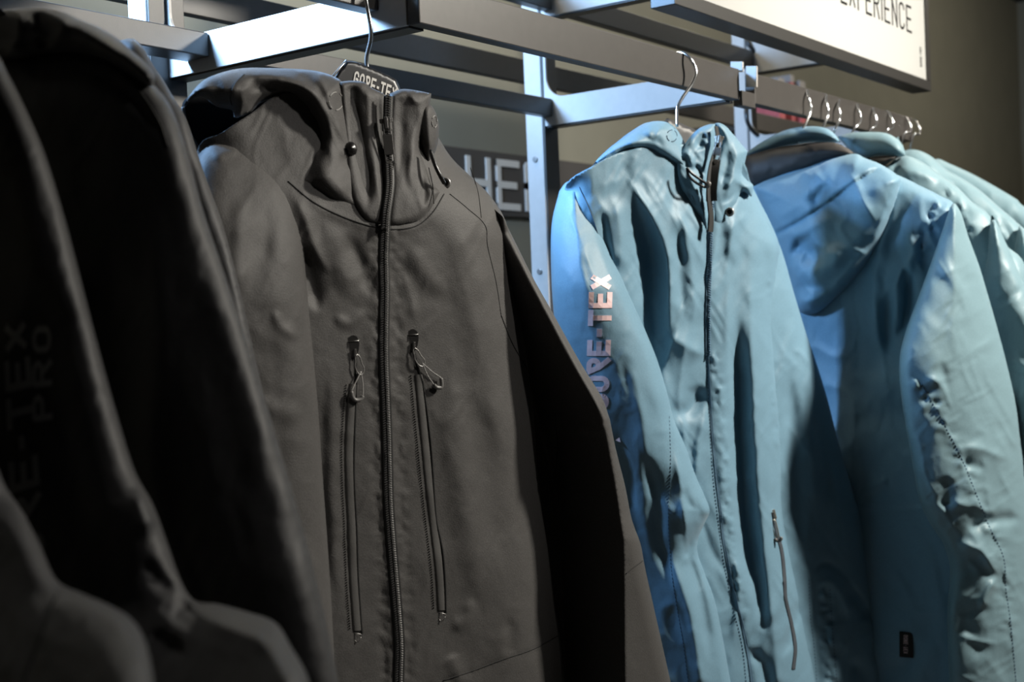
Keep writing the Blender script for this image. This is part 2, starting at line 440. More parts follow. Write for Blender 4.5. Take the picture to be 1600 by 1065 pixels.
def text_mesh(txt, mapfn, cw, ch, th, gap, depth=.0008, sub=.25):
    """letters of stroke width th laid out in metres or any unit; mapfn(x, y, lift) gives points"""
    parts = []; x0 = 0.
    for c in txt:
        if c == ' ': x0 += cw*.6; continue
        wd = WID.get(c, 1.)*(cw-th)
        for st in GL[c]:
            S = [np.array((x0+th/2+p[0]*wd, th/2+p[1]*(ch-th))) for p in st]
            for a, b in zip(S[:-1], S[1:]):
                d = b-a; l = np.hypot(*d)
                if l < 1e-9: continue
                d /= l; nn = np.array([-d[1], d[0]])*th/2
                ea = a-d*(th/2 if a is S[0] or len(st) < 6 else th*.12); eb = b+d*(th/2 if b is S[-1] or len(st) < 6 else th*.12)
                if c in 'X' : ea = a; eb = b
                k = max(1, int(np.hypot(*(eb-ea))/(sub*ch))); Q = [ea+(eb-ea)*i/k for i in range(k+1)]
                V = []; dp = depth*(1+.04*(len(parts) % 5))
                for q in Q:
                    for sgn, lf in ((-1, 0), (-1, 1), (1, 1), (1, 0)): 
                        p = q+nn*sgn; V.append(mapfn(p[0], p[1], dp*lf-(1-lf)*.0003))
                Fc = []
                for i in range(k):
                    for j in range(3): Fc.append((i*4+j, (i+1)*4+j, (i+1)*4+j+1, i*4+j+1))
                Fc += [(0, 1, 2, 3), (k*4+3, k*4+2, k*4+1, k*4)]
                parts.append((V, Fc))
        x0 += wd+th+gap
    return join(parts), x0-gap
#SETTING
# ------------------------------------------------------------------ the room
def struct(name, lo, hi, m, bev=0): return tag(box(name, lo, hi, m, None, bev), kind='structure')
YW = 2.40
struct('floor', (-3, -4, -.1), (9, YW+.1, 0), M['floor'])
struct('ceiling', (-3, -4, 3.3), (9, YW+.1, 3.4), M['ceil'])
struct('wall_back', (-3, YW, 0), (9, YW+.1, 3.3), M['wall'])
struct('wall_right', (9, -4, 0), (9.1, YW+.1, 3.3), M['wall'])
struct('wall_left', (-3.1, -4, 0), (-3, YW+.1, 3.3), M['wall'])
struct('wall_front', (-3, -4.1, 0), (9, -4, 3.3), M['wall'])
tag(box('baseboard_back', (-3, YW-.015, 0), (9, YW, .08), M['frame'], None, .002), kind='structure')

# the wall rack: posts with slots, arms, rails
Z = lambda dz: CAMZ+dz
ARMX = [1.355, 2.300, 3.275]
POSTYS = [(1.70, 1.745), (1.69, 1.735), (1.610, 1.655), (1.60, 1.64)]
rack = empty('wall_rack', (2.3, 1.64, 0), 'dark steel clothes rack of posts, arms and rails along the wall', 'rack')
def plate(name, pts, x0, x1, m, parent, bev=.001):
    """plate with an outline in (y, z), between two x values"""
    n = len(pts); V = [(x0, p[0], p[1]) for p in pts]+[(x1, p[0], p[1]) for p in pts]
    Fc = [tuple(range(n))[::-1], tuple(range(n, 2*n))]+[(i, (i+1) % n, (i+1) % n+n, i+n) for i in range(n)]
    o = mk(name, V, Fc, m, parent, False)
    b = o.modifiers.new('b', 'BEVEL'); b.width = bev; b.segments = 2; b.limit_method = 'ANGLE'
    return o
for i, ax in enumerate([.40]+ARMX):
    x0 = ax-(.045, .045, .012, .012)[i]; POSTY = POSTYS[i]
    p = box('post', (x0, POSTY[0], 0), (x0+.055, POSTY[1], 2.6), M['arm'], rack, .003)
    fr = box('post_channel', (x0+.004, POSTY[0]-.0035, .02), (x0+(.075, .075, .055, .055)[i], POSTY[0]+.004, 2.58), M['rail'], rack, .001)
    for k in range(8):
        zz = .95+k*.245
        V, Fc = tube([(x0-.0035, POSTY[0]+.022, zz), (x0+.002, POSTY[0]+.022, zz)], .0065, 14)
        add_bev(mk('bolt', V, Fc, M['steel'], rack, False), .001)
    # lower arm with rounded bracket at the post
    def arm(zb, zt, yo, nm='arm'):
        yi = POSTY[0]+.002; R = .045
        pts = [(yo, zb), (yo, zt), (yi-.012-R, zt)]
        pts += [(yi-.012-R+R*math.sin(a), zt+R-R*math.cos(a)) for a in np.linspace(.15, math.pi/2, 8)]
        pts += [(yi-.012, zt+.13), (yi+.01, zt+.13), (yi+.01, zb)]
        return plate(nm, pts, ax-.006, ax, M['arm'], rack, .0008)
    yo = 1.172 if i else 1.24
    arm(Z(.405), Z(.465), yo)
    box('arm_flange', (ax-.001, yo, Z(.402)), (ax+.030, POSTY[0], Z(.406)), M['rail'], rack, .0006)
    arm(Z(.640), Z(.715), 1.13, 'upper_arm')
    box('arm_flange', (ax-.001, 1.13, Z(.637)), (ax+.030, POSTY[0], Z(.641)), M['rail'], rack, .0006)
def rail(name, x0, x1, y0, y1, z0, z1): return box(name, (x0, y0, Z(z0)), (x1, y1, Z(z1)), M['rail'], rack, .002)
rail('front_rail', ARMX[0]-.004, 2.318, 1.150, 1.172, .4045, .466)
rail('front_rail', 2.385, 3.30, 1.150, 1.172, .4045, .466)
rail('front_rail', -.2, ARMX[0]-.007, 1.222, 1.250, .433, .49)
rail('back_rail', ARMX[0], ARMX[1]-.007, 1.585, 1.61, .424, .462)
rail('back_rail', .40, ARMX[0]-.007, 1.585, 1.64, .424, .462)
rail('back_rail', .40, 4.2, 1.78, 1.80, .545, .60)
rail('back_rail', ARMX[1], ARMX[2]-.007, 1.575, 1.60, .652, .70)
rail('back_rail', ARMX[0], ARMX[1]-.007, 1.575, 1.60, .652, .70)
# end hooks of the middle arm that carry the rails
for (a, b, c, d) in ((1141, 96, 1160, 112), (1165, 103, 1182, 136)):
    p = onX(np.array([a, c, c, a]), np.array([b, b, d, d]), ARMX[1]+.022)
    plate('end_hook', [(q[1], q[2]) for q in p], ARMX[1]+.022, ARMX[1]+.028, M['arm'], rack, .001)
box('end_stop', (ARMX[1]+.028, 1.150, Z(.395)), (2.386, 1.170, Z(.425)), M['rail'], rack, .001)

# hanging sign above the rail
SY = 1.10
sg = empty('hanging_sign', (2.6, SY, Z(.54)), 'white sign with a black frame and thin black capitals above the rail', 'sign')
sx1 = onY(np.array(1455.), np.array(130.), SY)[0]; sx0 = 1.98; sz0, sz1 = Z(.528), Z(1.05)
box('panel', (sx0+.01, SY+.004, sz0+.02), (sx1-.02, SY+.02, sz1-.02), M['white'], sg, 0)
for lo, hi in (((sx0, SY, sz0), (sx1, SY+.05, sz0+.026)), ((sx0, SY, sz1-.026), (sx1, SY+.05, sz1)), ((sx0, SY, sz0+.026), (sx0+.026, SY+.05, sz1-.026)), ((sx1-.026, SY, sz0+.026), (sx1, SY+.05, sz1-.026))):
    box('frame_bar', lo, hi, M['frame'], sg, .0015)
xr = onY(np.array(1427.), np.array(52.), SY); ch = .067
(_, tw) = text_mesh('EXPERIENCE', lambda x, y, l: (x, y, l), .036, ch, .0055, .0135)
def smap(x, y, l): return (xr[0]-tw+x, SY+.004-l, xr[2]+y)
(V, Fc), _ = text_mesh('EXPERIENCE', smap, .036, ch, .0055, .0135)
mk('lettering', V, Fc, M['ink'], sg, False)
q0 = onY(np.array(1441.), np.array(104.), SY)
(V, Fc), _ = text_mesh('GORE-TEX', lambda x, y, l: (q0[0]+.008-y, SY+.004-l, q0[2]+x), .0052, .012, .0014, .0016)
mk('small_lettering', V, Fc, M['ink'], sg, False)

# lettered board on the back wall
bY = YW-.012
c0 = onY(np.array(700.), np.array(233.), bY); c1 = onY(np.array(760.), np.array(335.), bY)
bs = empty('wall_board', (2.6, bY, c1[2]), 'charcoal board with big white capitals on the olive wall', 'sign')
ztop = onY(np.array(790.), np.array(239.), bY)[2]; zbot = onY(np.array(790.), np.array(338.), bY)[2]
box('board', (1.6, bY, zbot), (4.6, YW, ztop), M['band'], bs, .002)
hx = onY(np.array(728.), np.array(280.), bY)[0]; ex = onY(np.array(775.), np.array(280.), bY)[0]
zt = onY(np.array(790.), np.array(250.), bY)[2]; zb = onY(np.array(790.), np.array(328.), bY)[2]
pit = ex-hx
(V, Fc), _ = text_mesh('HER', lambda x, y, l: (hx+x, bY-l, zb+y), pit*.80, zt-zb, .021, pit*.20, depth=.004)
mk('lettering', V, Fc, M['logo_white'], bs, False)

# pink boxes on a shelf behind the rack
sh0 = onY(np.array(1215.), np.array(205.), 2.1)
shf = tag(box('wall_shelf', (sh0[0]-.35, 2.02, sh0[2]-.03), (sh0[0]+.45, YW, sh0[2]), M['frame'], None, .002), 'dark wall shelf behind the rack holding pink boxes', 'shelf')
for k, (a, h_, yy, wd) in enumerate(((1219, 122, 2.06, .052), (1238, 118, 2.07, .030), (1252, 127, 2.06, .050))):
    a0 = onY(np.array(float(a)), np.array(200.), yy); zt_ = onY(np.array(float(a)), np.array(float(h_)), yy)[2]
    r_ = empty('card_box', (a0[0]+wd/2, yy+.05, sh0[2]), ['pink card box at the left of the row behind the rail', 'narrow pink card box between two wider ones behind the rail', 'pink card box at the right of the row behind the rail'][k], 'box', 'pink boxes behind the rack')
    box('carton', (a0[0], yy, sh0[2]), (a0[0]+wd, yy+.11, zt_), M['pink'], r_, .002)
    box('lid', (a0[0]-.001, yy-.001, zt_-.028), (a0[0]+wd+.001, yy+.111, zt_+.002), M['greycard'], r_, .002)
cb = catmull([(1172, 45, 3.6), (1166, 55, 3.58), (1170, 70, 3.57), (1180, 85, 3.58), (1176, 120, 3.6), (1172, 150, 3.58), (1166, 172, 3.56), (1170, 195, 3.56), (1185, 212, 3.58), (1200, 216, 3.62)], 8)
V, Fc = tube([at(np.array(p[0]), np.array(p[1]), np.array(p[2]-.03)) for p in cb], .006, 8)
tag(mk('power_cable', V, Fc, M['rubber']), 'black power cable looping down the rear rack post', 'cable')
# ------------------------------------------------------------------ garment helpers
def eyelet_dashes(pc, x, y, rx, ry, parent, m, name='eyelet'):
    parts = []
    for k in range(4):
        A = np.radians(np.linspace(k*90+12, k*90+72, 8)+20); P = pc.at(x+rx*np.cos(A), y+ry*np.sin(A), .0012)
        parts.append(tube(P, .0007, 6))
    return mk(name, *join(parts), m, parent)
def grommet(pc, x, y, r, parent, m, hole):
    o, sd, dn, ou = frame_on(pc, x, y, 0, .001)
    g = mk('grommet', *ring3(o, sd, dn, ou, r, r, r*.32), m, parent)
    V, Fc = tube([o-ou*.001, o+ou*.0006], r*.8, 16); mk('grommet_hole', V, Fc, hole, g, False)
def pocket_pull(pc, x, y, pts, end, parent, metal, cordm, sc=1.):
    """small slider, wire bail, cord loop and a curved rubber grip; pts are (x, y) for slider bottom, bail bottom; end grip"""
    o, sd, dn, ou = frame_on(pc, x, y, 0, .001)
    sl = join([lbox(o, sd, dn, ou, (-.0028*sc, -.006*sc, 0), (.0028*sc, .006*sc, .0022*sc)), lbox(o, sd, dn, ou, (-.0013*sc, -.005*sc, .002*sc), (.0013*sc, .0045*sc, .005*sc))])
    root = add_bev(mk('pocket_slider', *sl, metal, parent, False), .0005)
    (x1, y1), (x2, y2) = pts
    # wire bail
    c = np.array([(x1+x2)/2, (y1+y2)/2]); L = math.hypot(x2-x1, y2-y1)/2+2; a = math.atan2(-(x2-x1), y2-y1)
    A = np.linspace(0, 2*math.pi, 30, endpoint=False); w_ = np.where(np.sin(A) > 0, 6.5, 4.5)*sc
    lx = w_*np.cos(A); ly = L*np.abs(np.sin(A))**.7*np.sign(np.sin(A))
    X = c[0]+lx*math.cos(a)-ly*math.sin(a); Y = c[1]+lx*math.sin(a)+ly*math.cos(a)
    mk('wire_bail', *tube(pc.at(X, Y, .005), .0009*sc, 8, True), metal, root)
    (ax, ay), (bx, by), (mx, my) = end          # two ends of the grip and its lowest point
    for qx, qy in ((ax, ay), (bx, by)):
        P = catmull([(x2, y2-3), ((x2+qx)/2+(qx-mx)*.12, (y2+qy)/2), (qx, qy)], 8)
        mk('cord', *tube(pc.at(P[:, 0], P[:, 1], .0055), .0008*sc, 8), cordm, root)
    P = catmull([(ax, ay), ((ax+mx)/2+(ax-bx)*.10, (ay+my)/2+2), (mx, my), ((bx+mx)/2-(ax-bx)*.10, (by+my)/2+2), (bx, by)], 6)
    n = len(P); rr = .0026*sc*np.ones(n); rr[0] = rr[-1] = .0019*sc
    mk('rubber_grip', *tube(pc.at(P[:, 0], P[:, 1], .0062), rr, 12), M['rubber2'], root)
    return root
def big_pull(pc, x, y, ang, length, wd, parent, metal, name='zipper_pull'):
    """slider body with a long slotted tab"""
    o, sd, dn, ou = frame_on(pc, x, y, ang, .003)
    sl = join([lbox(o, sd, dn, ou, (-.0065, -.010, -.002), (.0065, .006, .003)), lbox(o, sd, dn, ou, (-.0022, -.011, .002), (.0022, .004, .0075)), lbox(o, sd, dn, ou, (-.0085, -.010, -.001), (.0085, -.004, .002))])
    s_ = add_bev(mk('zipper_slider', *sl, metal, parent, False), .0008)
    L, W = length, wd/2; b = .0018
    tab = join([lbox(o, sd, dn, ou, (-W*.8, -.002, .0045), (-W*.8+b, .012, .0065)), lbox(o, sd, dn, ou, (W*.8-b, -.002, .0045), (W*.8, .012, .0065)), lbox(o, sd, dn, ou, (-W*.8, -.003, .0045), (W*.8, .000, .0065)),
                lbox(o, sd, dn, ou, (-W, .012, .004), (W, L-.010, .0068)), lbox(o, sd, dn, ou, (-W, L-.010, .004), (-W+b, L, .0066)), lbox(o, sd, dn, ou, (W-b, L-.010, .004), (W, L, .0066)), lbox(o, sd, dn, ou, (-W, L-.0015, .004), (W, L+.0015, .0066))])
    add_bev(mk('pull_tab', *tab, metal, s_, False), .0005)
    return s_, (o, sd, dn, ou)
def ribbon3(P, wv, th=.0008):
    """a flat strap through points P with half width vectors wv"""
    P = np.array(P); wv = np.array(wv); T = np.gradient(P, axis=0); n = len(P); V = []
    for i in range(n):
        nn = np.cross(T[i], wv[i]); nn /= np.linalg.norm(nn)+1e-12
        V += [P[i]-wv[i]-nn*th, P[i]+wv[i]-nn*th, P[i]+wv[i]+nn*th, P[i]-wv[i]+nn*th]
    Fc = [(0, 1, 2, 3), tuple((n-1)*4+k for k in (3, 2, 1, 0))]
    for i in range(n-1):
        for k in range(4): l = (k+1) % 4; Fc.append((i*4+k, (i+1)*4+k, (i+1)*4+l, i*4+l))
    return V, Fc
def hanger(hx, hy_top, body_y, t, label, cat_group, m, rad=.017, yaw=None, shoulder=.20, name='coat_hanger'):
    """hx, hy_top: top of the hook in the picture; the hook hangs over the rail, its plane set by yaw"""
    top = at(np.array(float(hx)), np.array(float(hy_top)), np.array(float(t)))
    bot = at(np.array(float(hx)), np.array(float(body_y)), np.array(float(t)))
    d = np.array([math.cos(yaw), math.sin(yaw), 0])       # direction in which the hook opens
    zb = bot[2]
    r = empty(name, (top[0], top[1], zb-.1), label, 'hanger', cat_group)
    return r, top, zb, d
def hook_mesh(top, zb, d, rad, r=.0021, open_=1, stem=None):
    # from the tip over the rail and down to the stem
    A = np.radians(np.linspace(215, 20, 18)); c = top+np.array([0, 0, -rad]); P = [c+d*rad*math.cos(a)+np.array([0, 0, 1])*rad*math.sin(a) for a in A]
    s0 = stem if stem is not None else c+np.array([0, 0, -rad*2.6])
    last = P[-1]; e = c+d*rad*.80+np.array([0, 0, -rad*.35])
    P += list(catmull([last, e, s0*.55+e*.45, s0], 5))[1:]
    P += [np.array([s0[0], s0[1], zb])]
    return tube(P, r, 10)

BK = dict(noise=[(.0022, 85, 130, 8, 0), (.0010, 34, 60, -20, 0), (.0009, 26, 70, 25, 1), (.00025, 9, 14, 0, 0)])
BKN = BK['noise']
BLN = [(.0045, 70, 190, -4, 0), (.0038, 34, 130, 8, 1), (.0018, 20, 60, -32, 1), (.0014, 15, 48, 30, 1), (.0004, 9, 16, 0, 0)]
PUF = [(.0065, 60, 95, 20, 0), (.0060, 40, 70, -30, 1), (.0030, 22, 40, 50, 1), (.0012, 10, 18, 0, 1)]
def ramp(y0, y1, a, b, axis=1):
    def f(px, py):
        v = py if axis else px; q = np.clip((v-y0)/(y1-y0), 0, 1); q = q*q*(3-2*q); return a+(b-a)*q
    return f

# ================================================================== the black jacket in the middle
P1 = vplane(300, 1.56, 950, 1.95)
root = empty('jacket', at(np.array(610.), np.array(1190.), np.array(1.74)), 'black hooded shell jacket facing the camera with two chest pocket zips', 'jacket')
J1 = root
body = Piece([(306,240,'f'),(347,207,'f'),(391,178,'f'),(440,146,'f'),(520,140,'f'),(600,152,'f'),(660,180),(703,243),(735,275),(766,306),(790,345),(800,395),(810,455),(820,515),(826,582),(834,642),(838,710),(846,790),(856,857),(866,937),(875,993),(882,1065),(886,1190,'k'),(330,1190,'k'),(310,900),(300,600),(298,400)],
  P1, T=.085, R=95, off=ramp(150, 345, -.038, 0.), Tb=.05, res=4.0, noise=BKN, folds=[
  ('r', [(600,360),(603,640),(616,900),(625,1180)], 16, .0018),
  ('r', [(585,380),(583,640),(596,900),(603,1180)], 9, -.001), ('r', [(620,380),(622,640),(636,900),(643,1180)], 9, -.001),
  ('p', [(588,370),(584,640),(600,900),(606,1100)], 11, .0016), ('p', [(618,370),(622,640),(634,900),(642,1100)], 11, .0016),
  ('s', [(412,300),(408,360),(392,430),(388,540)], 16, .003),
  ('s', [(455,295),(478,345),(495,395),(520,430)], 12, .008), ('r', [(470,375),(482,430),(500,490)], 14, -.009),
  ('r', [(505,340),(530,400),(545,470)], 18, .005), ('r', [(540,360),(566,420),(585,470)], 12, -.005),
  ('r', [(520,490),(545,505),(575,480)], 9, .003), ('r', [(640,380),(665,430),(700,460)], 16, .004),
  ('s', [(650,505),(640,460),(628,420)], 9, .003), ('r', [(700,560),(716,700),(740,880),(752,960)], 26, .007),
  ('r', [(728,600),(760,760),(790,900)], 26, -.006), ('r', [(700,330),(742,440),(770,600),(800,760)], 24, .006),
  ('r', [(505,600),(500,760),(508,950)], 16, -.004), ('r', [(520,560),(518,760),(530,960)], 12, .003),
  ('l', [(692,1063),(740,1047),(782,1031),(832,1014),(876,992)], 14, -.0016),
  ('r', [(735,930),(730,965),(700,985)], 10, .004), ('r', [(790,960),(800,1000),(790,1030)], 10, -.004), ('r', [(700,1020),(720,1060)], 12, .004),
  
  ('r', [(450,283),(489,317),(537,341),(584,356),(618,359),(652,354),(680,335),(694,306)], 7, .0015),
  ])
body.build('front_body', M['black'], J1)
# raised welts beside the pocket zips
welts = [([(553,600),(549,640),(546,700),(547,755),(550,820),(553,900),(559,985)], 15.), ([(654,585),(659,640),(665,700),(671,760),(679,830),(686,890),(690,953)], 13.)]
lines = [[(556,545),(557,600),(556,640),(554,700),(554,755),(558,830),(560,900),(566,990)], [(646,545),(655,580),(663,610),(673,689),(677,740),(682,810),(692,860),(696,915),(697,958)]]
for (pl, wd), ln in zip(welts, lines):
    strip_on(body, pl, wd, 'pocket_welt', M['tape'], J1, lift=.0007, crown=.0016)
    strip_on(body, ln, 2.6, 'pocket_zip', M['zip'], J1, lift=.0014, crown=.0006, edge=.0008)
    stitch_on(body, [(a-11, b) for a, b in pl], J1, M['tape'], 2.2, 1.8, .8, .0022)
for x, y in ((558, 990), (690, 958)):
    o, sd, dn, ou = frame_on(body, x, y, 0, .002)
    mk('bar_tack', *join([tube([o-sd*.0055+dn*.001, o+sd*.006-dn*.002], .0006, 6)]+[tube([o+sd*.005*math.cos(a)+dn*(.001+.009*math.sin(a)) for a in np.linspace(.35, math.pi-.35, 10)], .0006, 6)]), M['steel'], J1)
for x, y in ((552, 537), (645, 527)):
    o, sd, dn, ou = frame_on(body, x, y, 0, .001)
    V = [o+sd*.0075*math.cos(a)+dn*.011*math.sin(a)*(1 if math.sin(a) < 0 else 1.6)+ou*l for l in (-.001, .0022) for a in np.linspace(0, 2*math.pi, 20, endpoint=False)]
    mk('zip_garage', V, [tuple(range(20, 40))]+[(k, (k+1) % 20, (k+1) % 20+20, k+20) for k in range(20)], M['tape'], J1, False)
    mk('bar_tack', *tube([o-sd*.007-dn*.004+ou*.003, o+sd*.006-dn*.003+ou*.003], .0006, 6), M['steel'], J1)
pocket_pull(body, 555, 551, ((558, 556), (564, 583)), ((549, 611), (567, 618), (556, 625)), J1, M['steel'], M['cord'])
pocket_pull(body, 647, 540, ((648, 546), (660, 570)), ((689, 590), (678, 601), (689, 605)), J1, M['steel'], M['cord'])
# seams
cord_on(body, [(703,303),(730,325),(758,352),(762,385),(775,440),(783,492)], .0006, 'seam', M['stitch'], J1, .0003)
cord_on(body, [(783,492),(800,535),(823,575)], .0008, 'seam', M['stitch'], J1, .0005)
cord_on(body, [(692,1063),(740,1047),(782,1031),(832,1014),(872,993)], .0008, 'hem_seam', M['stitch'], J1, .0003)
cord_on(body, [(735,262),(747,300),(752,340)], .0006, 'seam', M['stitch'], J1, .0003)
# right sleeve, hanging behind the body: creased, its inner side turned away, a front edge turned to the aisle
def sleeve_mid(px, py):
    vx = np.interp(py, [300,490,600,700,800,900,1065], [740,795,828,852,872,877,884]); rx = np.interp(py, [350,480,655,760,843,1065,1190], [786,850,944,962,974,976,985])
    b = ramp(400, 760, 0., 1.)(px, py)
    return P1(800.+100.*b, py)+.008+.027*b+.0011*np.minimum(px-vx, 0)*b-.0010*np.clip(px-vx, 0, rx-vx)+.0011*np.maximum(px-rx, 0)
slr = Piece([(755,330,'f'),(782,335,'f'),(797,362),(832,432),(860,482),(905,563),(940,620),(953,655,'k'),(962,700),(977,760),(987,810),(1001,850),(1007,882),(1022,950),(1048,1065),(1070,1160),(1050,1195),(860,1195,'f'),(800,1000,'f'),(770,700,'f'),(750,450,'f')],
  sleeve_mid, T=.032, R=20, Tb=.07, res=4.0, noise=BKN, folds=[('r', [(880,650),(872,690),(870,760)], 10, -.006), ('s', [(955,660),(930,672),(900,664)], 7, .006)])
slr.build('sleeve', M['black'], J1)
cord_on(slr, [(868,655),(871,700),(868,740)], .0007, 'seam', M['stitch'], J1, .0003)
cord_on(slr, [(978,896),(990,886),(1004,876)], .0007, 'seam', M['stitch'], J1, .0003)
# left sleeve over the left half of the body
sll = Piece([(318,232),(352,214),(396,222),(440,262),(462,310),(473,368),(477,420),(484,500),(491,570),(498,650),(504,740),(512,850),(519,960),(524,1065),(530,1190,'k'),(330,1190,'k'),(315,900),(305,600),(300,300)],
  lambda px, py: body.mid(px, py)-.078, T=.045, R=55, off=lambda px, py: ramp(230, 480, -.033, .012)(px, py)+body.off(px, py), Tb=.03, res=4.5, noise=BKN, folds=[
  ('r', [(380,300),(372,380),(376,470)], 16, .005), ('r', [(412,290),(418,350),(410,420)], 16, -.003),
  ('r', [(425,480),(440,510),(472,530)], 9, .004), ('r', [(400,620),(430,640),(480,650)], 16, .003),
  ('r', [(330,250),(352,238),(378,234)], 8, .003)])
sll.build('sleeve', M['black'], J1)
def quadmap(pc, A, B, C, D, L, Hh, lift=.0):
    """text box: A start baseline, B end baseline, C end top, D start top (pixels); L, Hh text size"""
    A, B, C, D = map(np.array, (A, B, C, D))
    def f(x, y, l):
        u, v = x/L, y/Hh; q = (A*(1-u)+B*u)*(1-v)+(D*(1-u)+C*u)*v
        return pc.at(np.array(float(q[0])), np.array(float(q[1])), l+lift)
    return f
def print_on(pc, txt, A, B, C, D, parent, m, th=.155, cw=.62, gap=.16, depth=.0009, name='printed_lettering', lift=.0):
    _, L = text_mesh(txt, lambda x, y, l: (x, y, l), cw, 1., th, gap)
    (V, Fc), _ = text_mesh(txt, quadmap(pc, A, B, C, D, L, 1., lift), cw, 1., th, gap, depth, .18)
    return mk(name, V, Fc, m, parent, False)
# collar, hood
colL = Piece([(528,128,'k'),(548,126),(568,128),(579,136),(603,148,'k'),(606,200),(609,290),(601,353,'k'),(570,345),(545,300),(535,220)],
  P1, T=.014, R=14, off=ramp(180, 345, .040, .078), Tb=.02, res=3.2, noise=[(.0012, 16, 40, 0, 0), (.0004, 8, 14, 0, 0)], folds=[
  ('r', [(550,140),(556,200),(570,270),(580,330)], 9, -.009), ('s', [(574,140),(578,200),(588,280),(594,330)], 8, .005), ('r', [(592,150),(596,240),(600,330)], 5, -.005)])
colL.build('collar', M['black'], J1)
colR = Piece([(609,146,'k'),(628,139),(650,141),(674,146,'k'),(670,178),(658,212),(656,235),(666,262),(676,285),(688,300,'k'),(672,332),(650,349),(620,355),(602,353,'k'),(609,290),(606,200)],
  P1, T=.016, R=14, off=ramp(180, 345, .036, .076), Tb=.02, res=3.2, noise=[(.0012, 16, 40, 0, 0), (.0004, 8, 14, 0, 0)], folds=[
  ('s', [(640,142),(648,158),(662,160)], 5, .004), ('r', [(625,160),(628,220),(628,290)], 10, -.003),
  ('s', [(662,180),(650,225),(640,262),(646,300)], 8, .006), ('r', [(655,240),(662,280),(664,330)], 6, -.005)])
colR.build('collar', M['black'], J1)
hs = Piece([(660,165),(672,163),(681,176),(686,200),(683,228),(675,248),(668,262,'k'),(662,240),(655,215),(652,185)], P1, T=.018, R=14, off=.036, res=3, folds=[('r', [(668,175),(672,240)], 6, .004)])
hs.build('hood', M['black'], J1)
eyelet_dashes(hs, 679, 190, 4, 9, J1, M['cord'])
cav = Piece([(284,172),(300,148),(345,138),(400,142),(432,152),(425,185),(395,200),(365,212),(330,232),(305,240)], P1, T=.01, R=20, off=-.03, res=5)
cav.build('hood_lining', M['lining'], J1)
hood = Piece([(286,168,'k'),(298,146),(320,124),(354,111),(385,106),(415,106),(469,108),(500,112),(520,119),(537,131),(543,164),(550,208),(558,240),(566,275),(576,310),(585,351,'k'),(537,338),(489,314),(447,281,'k'),(462,268),(476,250),(483,222),(481,195),(470,170),(450,154),(430,152),(408,160),(392,176,'k'),(368,184),(362,172),(338,166),(312,150)],
  P1, T=.048, R=60, off=ramp(150, 330, .026, .046), Tb=.02, res=3.6, noise=[(.0022, 40, 60, 30, 0), (.0012, 22, 40, -30, 1), (.0003, 8, 14, 0, 0)], folds=[
  ('s', [(385,112),(378,125),(366,140),(360,165)], 7, .004), ('r', [(330,130),(345,150),(350,165)], 12, -.004),
  ('r', [(410,112),(445,124),(490,150),(515,200)], 14, .009), ('r', [(400,135),(440,138),(478,160),(500,215),(497,262)], 10, -.010),
  ('s', [(498,118),(512,150),(530,205),(543,228)], 8, .007), ('r', [(475,118),(500,145),(518,180)], 8, -.005),
  ('s', [(545,228),(556,232),(566,245)], 6, .006), ('r', [(530,235),(540,250),(560,262),(572,300)], 8, -.008),
  ('r', [(500,240),(510,280),(540,320)], 14, .006), ('r', [(470,255),(500,300),(540,325)], 10, -.003)])
hood.build('hood', M['black'], J1)
cord_on(hood, [(382,116),(368,130),(360,150),(362,164)], .0007, 'seam', M['stitch'], J1, .0002)
cord_on(cav, [(286,168,.005),(290,190,.01),(300,215,.012),(312,234,.008)], .0022, 'hood_edge', M['black'], J1)
cord_on(body, [(694,303),(676,332),(652,352),(620,358),(584,354),(537,339),(489,315),(450,283)], .0008, 'neck_seam', M['stitch'], J1, .0005, 10)
eyelet_dashes(hood, 525, 158, 11, 14, J1, M['cord'])
o, sd, dn, ou = frame_on(hood, 548, 233, 0, .004)
cl = mk('cord_lock', *join([tube([o-dn*.009, o-dn*.006, o, o+dn*.006, o+dn*.008], [.003, .0065, .0085, .0068, .003], 14)]), M['rubber'], J1)
mk('lock_button', *tube([o+ou*.006, o+ou*.0105], .0042, 12), M['rubber'], cl)
cord_on(colR, [(672,235,.012),(680,258,.016),(688,275,.014),(694,286,.006)], .0028, 'cord', M['rubber'], J1)
cord_on(body, [(670,262),(676,290),(678,318)], .0007, 'seam', M['stitch'], J1, .012)
grommet(body, 695, 286, .0062, J1, M['steel'], M['rubber'])
# main zip: tape, teeth, slider, pull, leather tag
ZP = [(602,352),(600,400),(601,455),(600,515),(600,560),(603,640),(605,700),(607,780),(611,840),(616,900),(621,960),(624,1010),(623,1065),(624,1185)]
strip_on(body, ZP, 18, 'zipper_tape', M['zip'], J1, .0010, crown=.0006)
teeth_on(body, ZP, J1, M['teeth'], size=(.0048, .0021, .0020))
class Mean:                                   # surface between the two collar halves
    def t(s, px, py, lift=0.): px = np.asarray(px, float); return P1(px, np.asarray(py, float))-ramp(200, 345, .066, .095)(px, np.asarray(py, float))-lift
    def at(s, px, py, lift=0.): px = np.asarray(px, float); return at(px, np.asarray(py, float), s.t(px, py, lift))
mz = Mean()
ZC = [(607,150),(606,200),(608,250),(609,290),(604,330),(602,356)]
strip_on(mz, ZC, 15, 'zipper_tape', M['zip'], J1, .0004, crown=.0006)
teeth_on(mz, ZC, J1, M['teeth'])
sl_, (o, sd, dn, ou) = big_pull(mz, 604, 197, -6, .048, .0125, J1, M['steel'])
e = o+dn*.045+ou*.005
P_ = [e, e+dn*.006+sd*.002, e+dn*.017+sd*.006+ou*.002, e+dn*.026+sd*.015+ou*.004, e+dn*.029+sd*.026+ou*.005, e+dn*.028+sd*.040+ou*.004]
